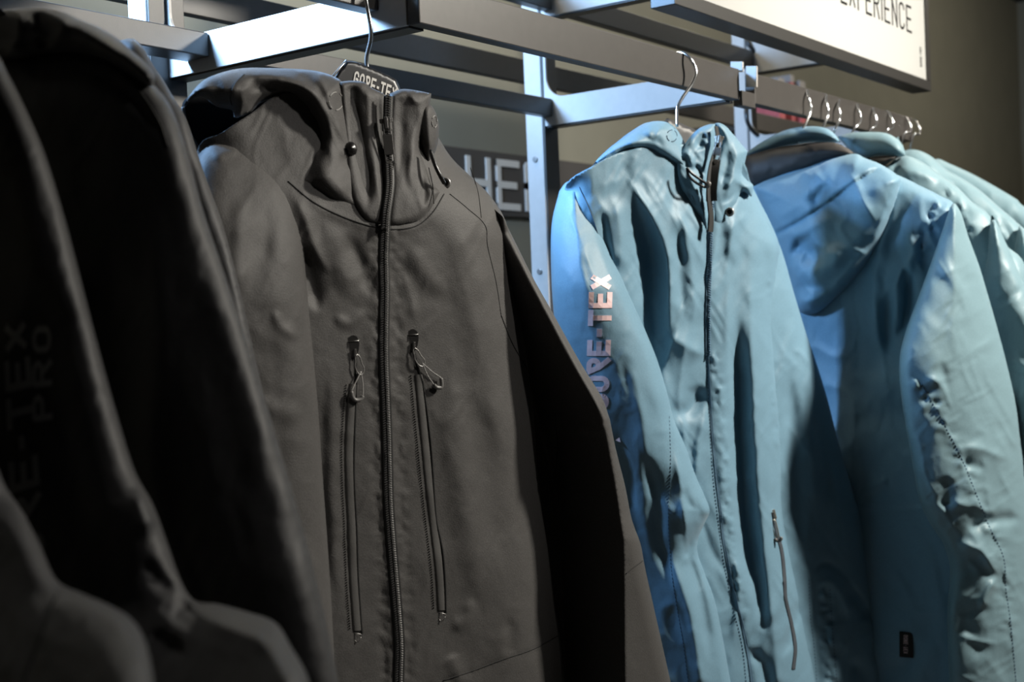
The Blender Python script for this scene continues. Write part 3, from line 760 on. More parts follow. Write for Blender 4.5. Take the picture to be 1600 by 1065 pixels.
C_ = catmull(P_, 6); T_ = np.gradient(C_, axis=0); T_ /= np.linalg.norm(T_, axis=1)[:, None]
wv = np.cross(ou, T_); wv /= np.linalg.norm(wv, axis=1)[:, None]; ww = np.linspace(.0065, .0055, len(C_)); ww[-6:] = np.linspace(.0055, .0006, 6)
wv = wv*ww[:, None]+ou*np.linspace(0, .003, len(C_))[:, None]
tg = mk('pull_strap', *ribbon3(C_, wv, .0007), M['tape'], sl_, False)
mk('rivet', *tube([C_[3]+ou*.0005, C_[3]+ou*.0022], .0022, 12), M['bright'], tg, False)
def straptext(x, y, l):
    k = np.clip(7+x*18, 0, len(C_)-1.001); i = int(k); f = k-i; c = C_[i]*(1-f)+C_[i+1]*f; wvv = -wv[i]*(1-f)-wv[i+1]*f
    return c-wvv*(y-.5)*1.1+ou*(.0012+l)
(V, Fc), _ = text_mesh('GORE-TEX', straptext, .10, 1., .025, .03, .0003)
mk('strap_lettering', V, Fc, M['rubber2'], tg, False)

# hanger of the black jacket: the lettered plate at its middle
t0 = 1.775
hr = empty('coat_hanger', at(np.array(575.), np.array(300.), np.array(t0)), 'black coat hanger with white lettering holding the middle black jacket', 'hanger')
HP = vplane(300, 1.56+.02, 950, 1.95+.02)
pl = Piece([(520,124,'k'),(541,95,'k'),(560,98),(610,119),(622,130),(632,160),(650,200,'k'),(700,245,'k'),(700,262,'k'),(620,240),(545,240),(330,300,'k'),(330,280,'k'),(505,200,'k')], HP, T=.0045, R=4, off=-.0, Tb=.005, res=3.5)
pl.build('hanger_body', M['hangblk'], hr)
cord_on(pl, [(518,123),(522,117),(541,95)], .0016, 'edge_lip', M['chrome'], hr, -.003)
print_on(pl, 'GOrE-TEX', (551,133), (617,160), (621,137), (555,110), hr, M['logo_white'], th=.17, cw=.62, gap=.13, name='lettering')
hb = at(np.array(574.), np.array(112.), np.array(t0-.01)); ry = 1.236
tp = np.array([hb[0], ry, Z(.494)])
dd = np.array([0, -1., 0])
A = np.radians(np.linspace(200, 0, 18)); c = tp+np.array([0, 0, .002-.019]); Pk = [c+dd*.022*math.cos(a)+np.array([0, 0, .019*math.sin(a)]) for a in A]
Pk += list(catmull([Pk[-1], c+dd*.024+np.array([0, 0, -.02]), c*.4+hb*.6+dd*.02+np.array([0,0,.0]), hb+np.array([0,0,.02]), hb], 6))[1:]
mk('hook', *tube(Pk, .0030, 12), M['chrome'], hr)

# ================================================================== black jackets on the left
def lplane(xx): return lambda px, py: xx/ray(px, py)[..., 0]
groupL = None
# jacket seen only as a thin strip behind
PA2 = lplane(.93)
r = empty('jacket', at(np.array(380.), np.array(1190.), np.array(1.36)), 'black jacket seen as a narrow strip with a sliver of pale print on its sleeve', 'jacket')
a2 = Piece([(200,60),(245,110),(270,150),(292,188),(312,250),(330,300),(348,350),(372,440),(398,555),(420,650),(444,750),(468,850),(488,940),(500,1065),(505,1190,'k'),(150,1190,'k'),(120,600),(130,150)], PA2, T=.05, R=70, Tb=.04, res=5.5, noise=BKN)
a2.build('sleeve', M['navyblack'], r)
print_on(a2, 'GOrE', (420,700), (392,555), (352,560), (380,705), r, M['logo_white'], th=.2)
# second
PA = lplane(.74)
r = empty('jacket', at(np.array(250.), np.array(1190.), np.array(1.15)), 'dark hooded jacket nearest the middle jacket on its left, plain sleeve with a pale rim', 'jacket')
aB = Piece([(-80,60,'f'),(60,72),(140,78),(190,98),(232,125),(262,158),(283,205),(300,262),(318,330),(352,430),(388,540),(425,660),(455,760),(483,860),(505,950),(522,1030),(533,1100),(540,1190,'k'),(-90,1190,'fk')],
  PA, T=.075, R=120, Tb=.05, res=6, noise=BKN, folds=[
  ('r', [(245,300),(250,520),(240,720),(262,860)], 24, .008), ('r', [(300,420),(350,640),(390,860)], 34, -.008), ('r', [(170,380),(190,700)], 40, -.010),
  ('r', [(60,110),(140,112),(205,150),(250,210)], 12, -.006)])
aB.build('front_body', M['navyblack'], r)
aH = Piece([(-40,26),(0,16),(50,12),(95,18),(128,32),(165,48),(205,78),(240,112),(236,135),(205,118),(160,92),(110,82),(60,88),(20,100),(-40,110)],
  PA, T=.055, R=34, off=.03, Tb=.03, res=4.5, noise=[(.004, 40, 24, 10, 0)], folds=[
  ('s', [(30,30),(28,60),(12,88)], 12, .014), ('r', [(60,30),(75,55),(60,80)], 12, -.012), ('s', [(100,30),(96,52),(70,76)], 12, .012), ('r', [(128,40),(150,66),(190,100)], 12, .006)])
aH.build('hood', M['navyblack'], r)
cord_on(aB, [(120,96),(170,104),(215,140),(248,190),(262,230)], .0012, 'seam', M['stitch'], r, .0005)
# third, with the blurred print
PB = lplane(.60)
r = empty('jacket', at(np.array(60.), np.array(1190.), np.array(.98)), 'dark jacket with faint grey sleeve lettering and a bent elbow at the left', 'jacket')
b1 = Piece([(-120,60,'f'),(-60,62),(-10,78),(15,120),(40,170),(70,240),(98,330),(122,420),(145,510),(172,610),(200,705),(215,745),(240,790),(262,850),(282,905),(303,937),(340,943),(385,955),(430,972),(455,1010),(480,1055),(490,1110),(480,1190,'k'),(-140,1190,'fk')],
  PB, T=.060, R=75, off=ramp(900, 1190, 0, .11), Tb=.05, res=5.5, noise=BKN, folds=[
  ('s', [(212,760),(228,820),(242,830)], 18, .012), ('r', [(225,870),(245,905),(275,925)], 12, -.007), ('s', [(303,940),(285,955),(270,975)], 14, -.010),
  ('r', [(232,985),(262,1010),(290,1000)], 18, -.008), ('s', [(300,965),(370,985),(420,1010),(450,1060)], 20, .012), ('r', [(60,400),(90,640),(130,860)], 40, -.010)])
b1.build('sleeve', M['navyblack'], r)
# blurred print: letters running down the sleeve
print_on(b1, 'GOrE-TEX', (76,930), (42,498), (4,505), (22,950), r, M['logo_grey'], th=.2, cw=.8, gap=.16)
print_on(b1, 'PRO', (82,655), (80,508), (50,510), (50,660), r, M['logo_grey'], th=.2, cw=.8, gap=.2)
# nearest, lower left corner
PC = lplane(.50)
r = empty('jacket', at(np.array(0.), np.array(1190.), np.array(.80)), 'dark jacket with a bulging sleeve in the lower left corner of the photo', 'jacket')
c1 = Piece([(-200,560,'f'),(-60,600,'f'),(-15,700),(8,758),(36,800),(62,850),(88,905),(125,925),(165,942),(200,962),(222,990),(236,1035),(242,1090),(246,1190,'k'),(-220,1190,'fk')],
  PC, T=.055, R=90, off=ramp(760, 1190, 0, .15), Tb=.05, res=6, noise=BKN, folds=[('s', [(90,925),(70,980),(40,1065)], 9, -.004), ('r', [(12,800),(50,880),(90,930)], 24, .008), ('s', [(95,925),(150,950),(205,990)], 20, .006)])
c1.build('sleeve', M['navyblack'], r)
cord_on(c1, [(90,930),(68,985),(38,1070)], .001, 'seam', M['stitch'], r, .0002)

# ================================================================== the blue jacket in the middle
P2 = vplane(865, 2.24, 1215, 2.53)
K1 = empty('jacket', at(np.array(1120.), np.array(1190.), np.array(2.46)), 'pale blue hooded shell jacket with pink lettering running down its sleeve', 'jacket')
b2 = Piece([(880,300,'f'),(928,258,'f'),(980,235,'f'),(1060,225,'f'),(1150,240,'f'),(1174,288),(1190,320),(1206,352),(1218,385),(1216,420),(1213,480),(1216,560),(1223,640),(1228,720),(1230,790),(1240,850),(1254,920),(1268,1000),(1279,1065),(1290,1190,'k'),(960,1190,'k'),(930,900),(905,600),(890,420)],
  P2, T=.095, R=52, Tb=.05, res=3.4, noise=BLN, folds=[
  ('s', [(968,262),(995,300),(1022,345),(1043,405),(1046,480),(1044,560)], 13, .024), ('r', [(985,300),(1010,370),(1020,450),(1018,560),(1005,660)], 22, -.042),
  ('s', [(955,300),(970,360),(968,430)], 12, .012), ('r', [(940,320),(948,380),(950,420)], 8, -.010),
  ('s', [(1052,300),(1075,380),(1085,470),(1078,520)], 10, .010), ('r', [(1062,330),(1062,420),(1068,500)], 9, -.010),
  ('s', [(1104,556),(1080,545),(1040,522)], 14, .014), ('r', [(1100,600),(1075,640),(1045,640)], 14, -.016),
  ('s', [(1108,640),(1090,690),(1092,760)], 10, .008),
  ('l', [(1110,345),(1107,430),(1106,560),(1112,660),(1122,760),(1132,850),(1150,940),(1168,1010),(1180,1100)], 14, -.004),
  ('r', [(1120,380),(1120,560),(1132,700),(1140,800),(1154,900),(1178,1000)], 12, .004),
  ('r', [(1152,470),(1153,560),(1157,700),(1166,820),(1184,920),(1196,1000)], 16, -.042),
  ('s', [(1172,380),(1174,520),(1180,680),(1192,840),(1206,960),(1215,1060)], 12, .014), ('s', [(1138,420),(1136,520),(1144,680)], 9, .008),
  ('r', [(1120,300),(1140,360),(1150,420)], 12, .008), ('r', [(1190,360),(1200,450),(1205,560)], 10, -.006),
  ('p', [(1118,560),(1130,700),(1142,850),(1162,960)], 8, .005), ('p', [(1205,440),(1208,560),(1216,680),(1222,780)], 6, .005),
  ('r', [(1230,880),(1218,940),(1190,980)], 10, .008), ('r', [(1250,930),(1236,990),(1220,1030)], 8, -.010), ('s', [(1146,850),(1156,930),(1140,1000)], 9, .009), ('r', [(1165,1010),(1190,1035),(1200,1070)], 10, -.012),
  ('s', [(1056,300),(1076,330),(1104,372)], 6, .006), ('s', [(1050,320),(1074,362),(1104,420)], 7, .007), ('s', [(930,300),(948,345),(962,420)], 8, .006), ('s', [(1000,262),(1028,300),(1062,360),(1078,420)], 8, .008),
  ('s', [(1126,370),(1150,350),(1170,330)], 7, .005), ('s', [(1092,780),(1108,850),(1136,900)], 10, -.010)])
b2.build('front_body', M['blue'], K1)
s2 = Piece([(874,298,'k'),(886,284),(908,282),(925,312),(940,350),(956,398),(974,440),(992,480),(1010,520),(1028,565),(1042,612),(1053,655),(1072,700),(1088,745),(1100,772),(1109,797),(1102,815),(1092,838),(1090,862),(1100,892),(1116,935),(1128,990),(1138,1045),(1146,1100),(1150,1190,'k'),(985,1190,'k'),(970,1065),(940,920),(905,750),(880,610),(866,500),(861,420),(862,350)],
  lambda px, py: P2(np.interp(py, [300,450,600,750,900,1100], [892,915,960,1010,1045,1080])*.85+px*.15, py)-.045, T=.085, R=66, off=ramp(290, 460, -.045, .02), Tb=.05, res=3.4, noise=[(.0035, 60, 150, -8, 0), (.0022, 26, 60, -20, 1), (.0005, 9, 14, 0, 0)], folds=[
  ('s', [(918,300),(944,380),(972,470),(1010,560),(1028,640),(1048,720)], 16, .006), ('s', [(905,330),(920,420)], 12, .003),
  ('s', [(985,560),(1005,660),(1012,760),(1040,830)], 12, .008), ('r', [(1000,690),(1020,760),(1030,840),(1050,920)], 12, -.013),
  ('s', [(1052,690),(1064,760),(1074,850),(1090,890)], 8, .016), ('r', [(1062,800),(1080,870),(1100,960),(1110,1040)], 10, -.016), ('s', [(1108,800),(1092,845),(1066,885)], 7, .014), ('r', [(1100,828),(1082,852),(1078,880)], 8, -.014),
  ('s', [(1060,760),(1080,790),(1104,800)], 8, -.008), ('r', [(960,660),(990,820),(1030,1000)], 20, -.010), ('s', [(1046,860),(1078,960),(1096,1060)], 10, .012)])
s2.build('sleeve', M['blue'], K1)
print_on(s2, 'GOrE-TEX', (951,640), (958,428), (921,428), (914,640), K1, M['logo_pink'], th=.22, cw=.70, gap=.09)
o, sd, dn, ou = frame_on(s2, 964, 688, 0, .001)
mk('printed_mark', [o-sd*.006+dn*.003, o+sd*.004-dn*.001, o-dn*.010+sd*.001, o-dn*.008-sd*.004, o-sd*.006+dn*.003-ou*.002, o+sd*.004-dn*.001-ou*.002, o-dn*.010+sd*.001-ou*.002, o-dn*.008-sd*.004-ou*.002], [(0,1,2,3),(7,6,5,4),(0,4,5,1),(1,5,6,2),(2,6,7,3),(3,7,4,0)], M['logo_pink'], K1, False)
s2r = Piece([(1190,350,'f'),(1214,375),(1226,405),(1240,455),(1258,515),(1275,565),(1292,620),(1310,690),(1330,755),(1346,805),(1358,860),(1368,910),(1384,985),(1396,1045),(1408,1110),(1415,1190,'k'),(1220,1190,'fk'),(1190,900,'f'),(1180,500,'f')],
  lambda px, py: P2(px, py)+.0002*(px-np.interp(py, [350,600,850,1100], [1225,1265,1310,1340])), T=.065, R=48, off=-.025, Tb=.05, res=3.6, noise=BLN, folds=[
  ('r', [(1232,560),(1240,700),(1246,800),(1256,880)], 13, -.014), ('s', [(1262,520),(1268,640),(1272,740),(1280,830)], 12, .012), ('r', [(1272,640),(1290,740),(1295,800)], 9, -.014), ('s', [(1300,700),(1318,800),(1330,880)], 12, .010),
  ('s', [(1262,905),(1285,880),(1310,890),(1340,925),(1362,960)], 8, -.012), ('s', [(1268,920),(1295,908),(1316,930),(1330,970)], 8, .012), ('r', [(1318,910),(1345,945),(1366,975)], 9, -.012),
  ('r', [(1270,930),(1274,1000),(1280,1100)], 10, -.010), ('p', [(1290,930),(1295,1000),(1302,1090)], 10, .010), ('s', [(1306,960),(1314,1000),(1330,1020)], 9, .008), ('r', [(1320,1030),(1345,1050),(1360,1090)], 12, -.014),
  ('s', [(1236,545),(1252,552),(1270,575)], 4, .005), ('s', [(1228,420),(1240,500)], 6, .004)])
s2r.build('sleeve', M['blue'], K1)
# standing collar, halves either side of the zip
c2l = Piece([(1068,228,'k'),(1078,214),(1090,202),(1104,195),(1117,193,'k'),(1121,208),(1119,226),(1112,245),(1108,275),(1106,300),(1110,340),(1106,372,'k'),(1094,345),(1076,315),(1062,290),(1056,262),(1060,242)],
  P2, T=.024, R=15, off=.085, Tb=.02, res=2.5, noise=[(.0022, 14, 22, 20, 0), (.002, 9, 20, -35, 1)], folds=[
  ('s', [(1096,199),(1080,214),(1076,232)], 5, .006), ('r', [(1102,206),(1092,222),(1100,234)], 7, -.010), ('s', [(1074,262),(1084,290),(1098,318)], 5, .008), ('r', [(1086,255),(1094,268),(1106,270)], 4, -.008), ('s', [(1068,236),(1080,248),(1078,262)], 4, .008),
  ('r', [(1066,290),(1082,312),(1098,352)], 5, -.008), ('s', [(1092,300),(1102,330),(1104,355)], 4, .006)])
c2l.build('collar', M['blue'], K1)
c2r = Piece([(1116,193,'k'),(1124,192),(1134,197),(1146,210),(1156,222),(1168,236,'k'),(1163,258),(1160,272),(1168,282),(1177,290),(1174,308,'k'),(1160,300),(1152,318),(1142,336),(1130,352),(1112,356,'k'),(1110,330),(1110,300),(1116,262),(1124,228),(1126,214)],
  P2, T=.026, R=14, off=.078, Tb=.02, res=2.5, noise=[(.0018, 16, 26, 10, 0), (.0012, 10, 22, -20, 1)], folds=[
  ('s', [(1148,216),(1150,250),(1140,290),(1130,330)], 7, .008), ('r', [(1136,230),(1134,262),(1128,290)], 6, -.006), ('s', [(1160,262),(1148,280),(1130,296)], 5, .006), ('r', [(1160,280),(1146,304),(1126,320)], 5, -.007), ('s', [(1172,300),(1162,290)], 5, .004)])
c2r.build('collar', M['blue'], K1)
h2 = Piece([(926,258,'k'),(936,246),(952,231),(966,220),(980,209),(1000,196),(1012,191),(1028,189),(1042,191),(1054,198),(1063,210),(1072,228),(1080,247),(1086,268),(1093,285),(1098,305),(1104,332),(1106,352,'k'),(1090,338),(1072,322),(1058,305),(1050,288),(1056,272),(1052,262),(1040,256),(1020,250),(1005,243),(985,240),(968,243),(950,249)],
  P2, T=.050, R=26, off=.055, Tb=.03, res=2.8, noise=[(.003, 26, 22, 20, 0), (.0025, 14, 20, -40, 1)], folds=[
  ('s', [(955,245),(985,226),(1015,222),(1040,238),(1052,256)], 6, .006), ('r', [(950,250),(980,236),(1010,236),(1040,250)], 6, -.010), ('r', [(1000,205),(1030,212),(1050,240),(1066,275)], 9, .006),
  ('s', [(1044,200),(1058,225),(1072,262),(1082,290)], 5, .006), ('r', [(1058,262),(1062,290),(1078,318)], 9, -.014), ('p', [(985,238),(1010,242),(1035,252),(1050,264)], 5, .006), ('s', [(1074,296),(1088,310),(1098,335)], 4, .007)])
h2.build('hood', M['blue'], K1)
eyelet_dashes(h2, 1050, 212, 8, 9, K1, M['bluestitch'])
class Off:
    def __init__(s, f, o): s.f = f; s.o = o
    def t(s, px, py, lift=0.): return s.f(np.asarray(px, float), np.asarray(py, float))-s.o-lift
    def at(s, px, py, lift=0.): return at(np.asarray(px, float), np.asarray(py, float), s.t(px, py, lift))
m2 = Off(P2, .122)
strip_on(m2, [(1119,197),(1121,215),(1118,235),(1112,255),(1108,280),(1108,310),(1111,340),(1110,362)], (6, 9), 'zipper_tape', M['zip'], K1, .0004)
Z2 = [(1110,355),(1109,400),(1107,450),(1106,500),(1106,555)]
Z2b = [(1106,555),(1112,660),(1119,740),(1126,800),(1131,846),(1146,920),(1160,975),(1172,1040),(1178,1100)]
strip_on(b2, [(1113,300),(1111,330)]+Z2, 8.5, 'zipper_tape', M['bluetape'], K1, .003, crown=.0006)
teeth_on(b2, [(1112,318)]+Z2, K1, M['bluetape'], pitch=.0042, size=(.0048, .0026, .0016), lift=.0048)
strip_on(b2, Z2b, (3.5, 5), 'zipper_tape', M['bluetape'], K1, .002, crown=.0004)
stitch_on(b2, [(1104,560),(1108,640),(1114,740),(1122,810),(1130,870),(1146,950),(1160,1010),(1168,1090)], K1, M['bluestitch'], 3.5, 2., 1.0, .0015)
sl_, (o, sd, dn, ou) = big_pull(m2, 1123, 221, 9, .036, .013, K1, M['bright'])
e = o+dn*.034+ou*.005
C_ = catmull([e, e+dn*.015+ou*.003, e+dn*.034+ou*.004, e+dn*.058+ou*.004-sd*.001, e+dn*.076+ou*.003-sd*.004], 6)
T_ = np.gradient(C_, axis=0); T_ /= np.linalg.norm(T_, axis=1)[:, None]; wv = np.cross(ou, T_); wv /= np.linalg.norm(wv, axis=1)[:, None]
tg = mk('pull_strap', *ribbon3(C_, wv*np.linspace(.0085, .0100, len(C_))[:, None], .0009), M['hanggrey'], sl_, False)
mk('rivet', *tube([C_[2]+ou*.0005, C_[2]+ou*.0025], .0035, 14), M['bright'], tg, False)
cord_on(m2, [(1073,262,.004),(1080,270,.010),(1095,281,.014),(1104,287,.012),(1106,292,.010),(1098,291,.008),(1086,284,.008),(1076,274,.006),(1073,262,.004)], .0024, 'cord', M['hangblk'], K1)
o, sd, dn, ou = frame_on(m2, 1106, 288, 40, .012)
mk('cord_bead', *tube([o-dn*.006, o-dn*.003, o+dn*.003, o+dn*.006], [.003, .0052, .0052, .003], 12), M['rubber2'], K1)
o, sd, dn, ou = frame_on(b2, 1140, 331, 0, .012)
g = mk('snap', *ring3(o, sd, dn, ou, .0060, .0065, .0022), M['steel'], K1); mk('snap_cap', *tube([o-ou*.001, o+ou*.001], .005, 14), M['rubber'], g, False)
# pocket zip of the blue jacket
PZ = [(1208,800),(1214,830),(1222,862),(1226,900),(1228,935),(1236,970),(1243,1010),(1240,1045)]
strip_on(b2, PZ, 5.5, 'pocket_zip', M['greyzip'], K1, .002, crown=.001)
o, sd, dn, ou = frame_on(b2, 1209, 803, -14, .002)
ps = add_bev(mk('pocket_slider', *join([lbox(o, sd, dn, ou, (-.004, -.009, 0), (.004, .009, .004)), lbox(o, sd, dn, ou, (-.002, -.006, .003), (.002, .006, .007))]), M['bright'], K1, False), .0008)
mk('pull_bail', *ring3(o, sd, dn, ou, .0042, .017, .0015, c=(.004, .026, .006), sq=.7), M['bright'], ps)
mk('rubber_grip', *tube([o+sd*(.003+.006*math.cos(a))+dn*(.044+.006*math.sin(a))+ou*.007 for a in np.linspace(0, math.pi, 8)], .0034, 10), M['rubber2'], ps)
# stitching and seams
stitch_on(s2, [(1046,650),(1048,730),(1044,800),(1048,880),(1056,940),(1068,1010),(1078,1090)], K1, M['bluestitch'], 3.5, 2.5, .9, .001)
cord_on(b2, [(905,292),(922,330),(936,372),(946,410)], .0008, 'seam', M['bluestitch'], K1, .0003)
stitch_on(s2r, [(1264,905),(1266,960),(1272,1010),(1278,1090)], K1, M['bluestitch'], 3, 2.5, .9, .001)
stitch_on(s2r, [(1297,920),(1300,970),(1304,1020),(1310,1090)], K1, M['bluestitch'], 3, 2.5, .9, .001)
# its hanger
hr = empty('coat_hanger', at(np.array(1062.), np.array(330.), np.array(2.42)), 'grey hanger with a chrome hook holding the pale blue jacket with pink lettering', 'hanger')
HP2 = vplane(865, 2.27, 1215, 2.56)
pl = Piece([(1036,196,'k'),(1040,187),(1048,186),(1090,204),(1110,214),(1160,262,'k'),(1160,278,'k'),(1100,240),(1050,245),(900,330,'k'),(900,312,'k')], HP2, T=.007, R=4, Tb=.007, res=6)
pl.build('hanger_body', M['hanggrey'], hr)
def hook_at(hr, x0, y0, sxy, ex, ey, rx, m=M['chrome'], Yr=1.161, r=.0028):
    """hook over the front rail; (x0, y0) top of arc in px; (ex, ey) stem foot"""
    top = onY(np.array(float(x0)), np.array(float(y0)), Yr); s0 = onY(np.array(float(ex)), np.array(float(ey)), Yr)
    return top, s0
def hook_px(hr, pts, m=M['chrome'], r=.0027):
    """pts: (x, y, Y) pixels with distance from the wall axis given as world y"""
    C = catmull([onY(np.array(float(a)), np.array(float(b)), c) for a, b, c in pts], 7); return mk('hook', *tube(C, r, 12), m, hr)
hook_px(hr, [(1043,98,1.180),(1046,88,1.178),(1056,83,1.166),(1068,83,1.150),(1078,91,1.138),(1086,105,1.132),(1087,117,1.130),(1080,133,1.134),(1068,150,1.140),(1060,164,1.144),(1058,172,1.146),(1058,198,1.146)], r=.0030)

# ================================================================== blue jackets hanging one behind the other
def xplane(xx): return lambda px, py: xx/ray(px, py)[..., 0]
QX = [2.62, 2.84, 3.02, 3.20]
labs = ['blue padded jacket seen from behind, its hood hanging down beside the pink-lettered jacket', 'second blue jacket from behind, rolled collar with a dark lining patch', 'third blue jacket from behind, pale shoulder with no lining showing', 'farthest blue jacket on the right, only its pale shoulder showing at the back']
Q = [empty('jacket', at(np.array(float(x_)), np.array(1190.), np.array(xx/1.0)), l) if 0 else empty('jacket', tuple(at(np.array(float(x_)), np.array(1190.), np.array(xx/1.02))), l, 'jacket', 'blue padded jackets in the tight row on the right') for x_, xx, l in zip((1400, 1500, 1560, 1600), QX, labs)]
# -- nearest of the row
PX = xplane(QX[0])
qb = Piece([(1130,330,'f'),(1180,290,'f'),(1260,262,'f'),(1340,252,'f'),(1400,272),(1440,291),(1470,306),(1492,322),(1500,380,'f'),(1500,600,'f'),(1510,1190,'k'),(1180,1190,'k'),(1150,800),(1130,500)],
  PX, T=.07, R=50, Tb=.05, res=3.8, noise=[(.007, 60, 120, 5, 0), (.004, 34, 70, -15, 1), (.0012, 10, 18, 0, 0)], folds=[
  ('s', [(1405,290),(1392,340),(1372,400),(1366,460),(1370,560)], 14, .018), ('s', [(1425,330),(1420,400),(1398,455),(1408,520)], 10, .020), ('r', [(1400,440),(1384,500),(1392,560)], 10, -.018), ('s', [(1440,320),(1432,380),(1412,450)], 9, .014),
  ('r', [(1410,400),(1420,470),(1400,540)], 8, -.022), ('p', [(1468,318),(1452,355),(1440,390),(1430,420)], 12, .010), ('s', [(1366,455),(1378,560),(1392,640)], 10, .010),
  ('r', [(1300,520),(1330,640),(1350,760)], 30, .008), ('l', [(1345,790),(1400,795),(1470,790)], 8, .004), ('s', [(1345,775),(1360,765),(1390,745)], 6, .008)])
qb.build('back_body', M['blue'], Q[0])
qs = Piece([(1484,324,'k'),(1492,318),(1503,336),(1512,366),(1530,415),(1545,465),(1560,518),(1576,580),(1588,635),(1597,700),(1606,780),(1616,880),(1626,980),(1634,1080),(1640,1190,'k'),(1485,1190,'k'),(1483,1065),(1480,960),(1484,890),(1474,850),(1450,812),(1434,772),(1424,715),(1414,660),(1406,600),(1406,555),(1416,515),(1440,450),(1462,390)],
  lambda px, py: PX(px*0+1500., py)+(px-1500)*.0008, T=.09, R=85, off=.045, Tb=.05, res=3.4, noise=[(.004, 46, 80, 15, 0), (.0032, 30, 60, -30, 1), (.0016, 16, 34, 50, 1), (.0004, 8, 14, 0, 0)], folds=[
  ('s', [(1440,600),(1463,640),(1500,710),(1525,770),(1545,820),(1568,870),(1572,920),(1580,980),(1588,1100)], 12, .004), ('p', [(1435,600),(1463,640),(1500,710),(1525,770),(1545,820),(1566,870),(1570,920),(1580,1000)], 15, .0042),
  ('r', [(1470,560),(1480,620),(1488,650)], 9, -.007), ('s', [(1440,590),(1470,600),(1490,650)], 8, .010), ('s', [(1495,700),(1530,700),(1580,720)], 9, .010), ('r', [(1500,725),(1540,730)], 9, -.005),
  ('r', [(1505,830),(1550,812),(1600,810)], 11, -.014), ('s', [(1490,845),(1530,860),(1550,885),(1566,900)], 9, .016), ('r', [(1480,740),(1475,800)], 12, -.010), ('s', [(1480,780),(1510,790),(1545,790)], 9, .010),
  ('s', [(1530,955),(1545,920),(1560,900)], 6, .016), ('r', [(1500,930),(1520,1000),(1560,1010)], 18, -.010), ('s', [(1494,990),(1530,1002),(1560,1005)], 7, .008)])
qs.build('sleeve', M['blue2'], Q[0])
stitch_on(qs, [(1440,600),(1463,640),(1500,710),(1525,770),(1545,820),(1568,870),(1572,920),(1580,980),(1590,1090)], Q[0], M['bluestitch'], 3.5, 2.2, 1.2, .0012)
qh = Piece([(1176,292,'k'),(1200,280),(1232,271),(1270,258),(1300,247),(1335,240),(1352,247),(1375,256),(1398,270),(1408,281,'k'),(1402,310),(1394,335),(1382,366),(1368,392),(1350,418),(1330,442),(1305,468),(1282,488),(1262,492),(1245,484),(1235,455),(1205,365),(1190,325)],
  PX, T=.085, R=55, off=.06, Tb=.03, res=3.2, noise=[(.005, 40, 50, 30, 0), (.004, 26, 38, -40, 1), (.001, 9, 14, 0, 0)], folds=[
  ('l', [(1196,372),(1240,350),(1275,328),(1305,308),(1335,284),(1372,262)], 12, -.012), ('r', [(1180,310),(1230,300),(1280,280)], 16, -.006), ('s', [(1285,262),(1262,290),(1262,318)], 8, .012), ('r', [(1298,285),(1280,305),(1270,325)], 8, -.010),
  ('s', [(1320,262),(1336,285),(1345,310),(1370,350)], 9, .012), ('r', [(1240,370),(1265,395),(1290,410)], 17, -.024), ('s', [(1205,380),(1230,365),(1280,350),(1310,335)], 10, .006), ('s', [(1300,375),(1305,410),(1270,440)], 14, .012),
  ('r', [(1240,445),(1265,450),(1300,430),(1345,390)], 12, -.008), ('l', [(1250,470),(1285,460),(1325,420),(1360,378),(1386,320)], 10, .004)])
qh.build('hood', M['blue'], Q[0])
ql = Piece([(1160,268,'k'),(1164,246),(1185,238),(1215,230),(1245,226),(1275,222),(1305,223),(1325,232),(1338,242,'k'),(1300,251),(1260,264),(1215,280),(1182,292),(1165,294)], PX, T=.03, R=20, off=.045, Tb=.02, res=4, noise=[(.0025, 26, 20, 0, 0)], folds=[('p', [(1170,285),(1210,272),(1260,256)], 9, .003), ('l', [(1270,222),(1272,240),(1266,260)], 8, .003)])
ql.build('collar_lining', M['brown'], Q[0])
qc = Piece([(1160,246,'k'),(1175,232),(1195,219),(1222,205),(1245,199),(1270,197),(1290,200),(1303,208),(1314,222,'k'),(1290,223),(1268,222),(1232,228),(1195,238)], PX, T=.03, R=16, off=.02, Tb=.04, res=3.4, noise=[(.002, 24, 16, 0, 0)], folds=[('r', [(1180,232),(1220,224),(1260,220)], 6, -.006)])
qc.build('collar', M['blue'], Q[0])
# woven label near the hem
o, sd, dn, ou = frame_on(qb, 1416, 1007, 0, .004)
lb = add_bev(mk('woven_label', *lbox(o, sd, dn, ou, (-.0135, -.026, -.004), (.0135, .026, .0012)), M['zip'], Q[0], False), .0015)
(V, Fc), lw = text_mesh('GORE-TEX', lambda x, y, l: o+sd*(y-.003)-dn*(x-.020)*1.0*-1+ou*(.0016+l), .0038, .008, .0009, .0012, .0003)
mk('label_lettering', V, Fc, M['logo_pink'], lb, False)
# -- behind
def rowjacket(i, shoulder, slv, col, lin=None, extra=()):
    PXi = xplane(QX[i])
    pb = Piece(shoulder, PXi, T=.06, R=42, Tb=.04, res=4.6, noise=[(.005, 50, 80, 10, 0), (.004, 26, 50, -25, 1), (.001, 9, 14, 0, 0)], folds=extra); pb.build('back_body', M['blue2'], Q[i])
    if slv:
        ps_ = Piece(slv, PXi, T=.06, R=34, off=.045, Tb=.04, res=4.4, noise=PUF, folds=[('p', [(slv[0][0]-16, slv[0][1]+4), (slv[0][0]-22, slv[0][1]+60)], 12, .008)]); ps_.build('sleeve', M['blue2'], Q[i])
    if col:
        pc_ = Piece(col, PXi, T=.035, R=16, off=.03, Tb=.04, res=3.6, noise=[(.002, 24, 16, 0, 0)]); pc_.build('collar', M['blue2'], Q[i])
    if lin:
        pn_ = Piece(lin, PXi, T=.02, R=12, off=.055, Tb=.02, res=4); pn_.build('collar_lining', M['brown'], Q[i])
    return pb
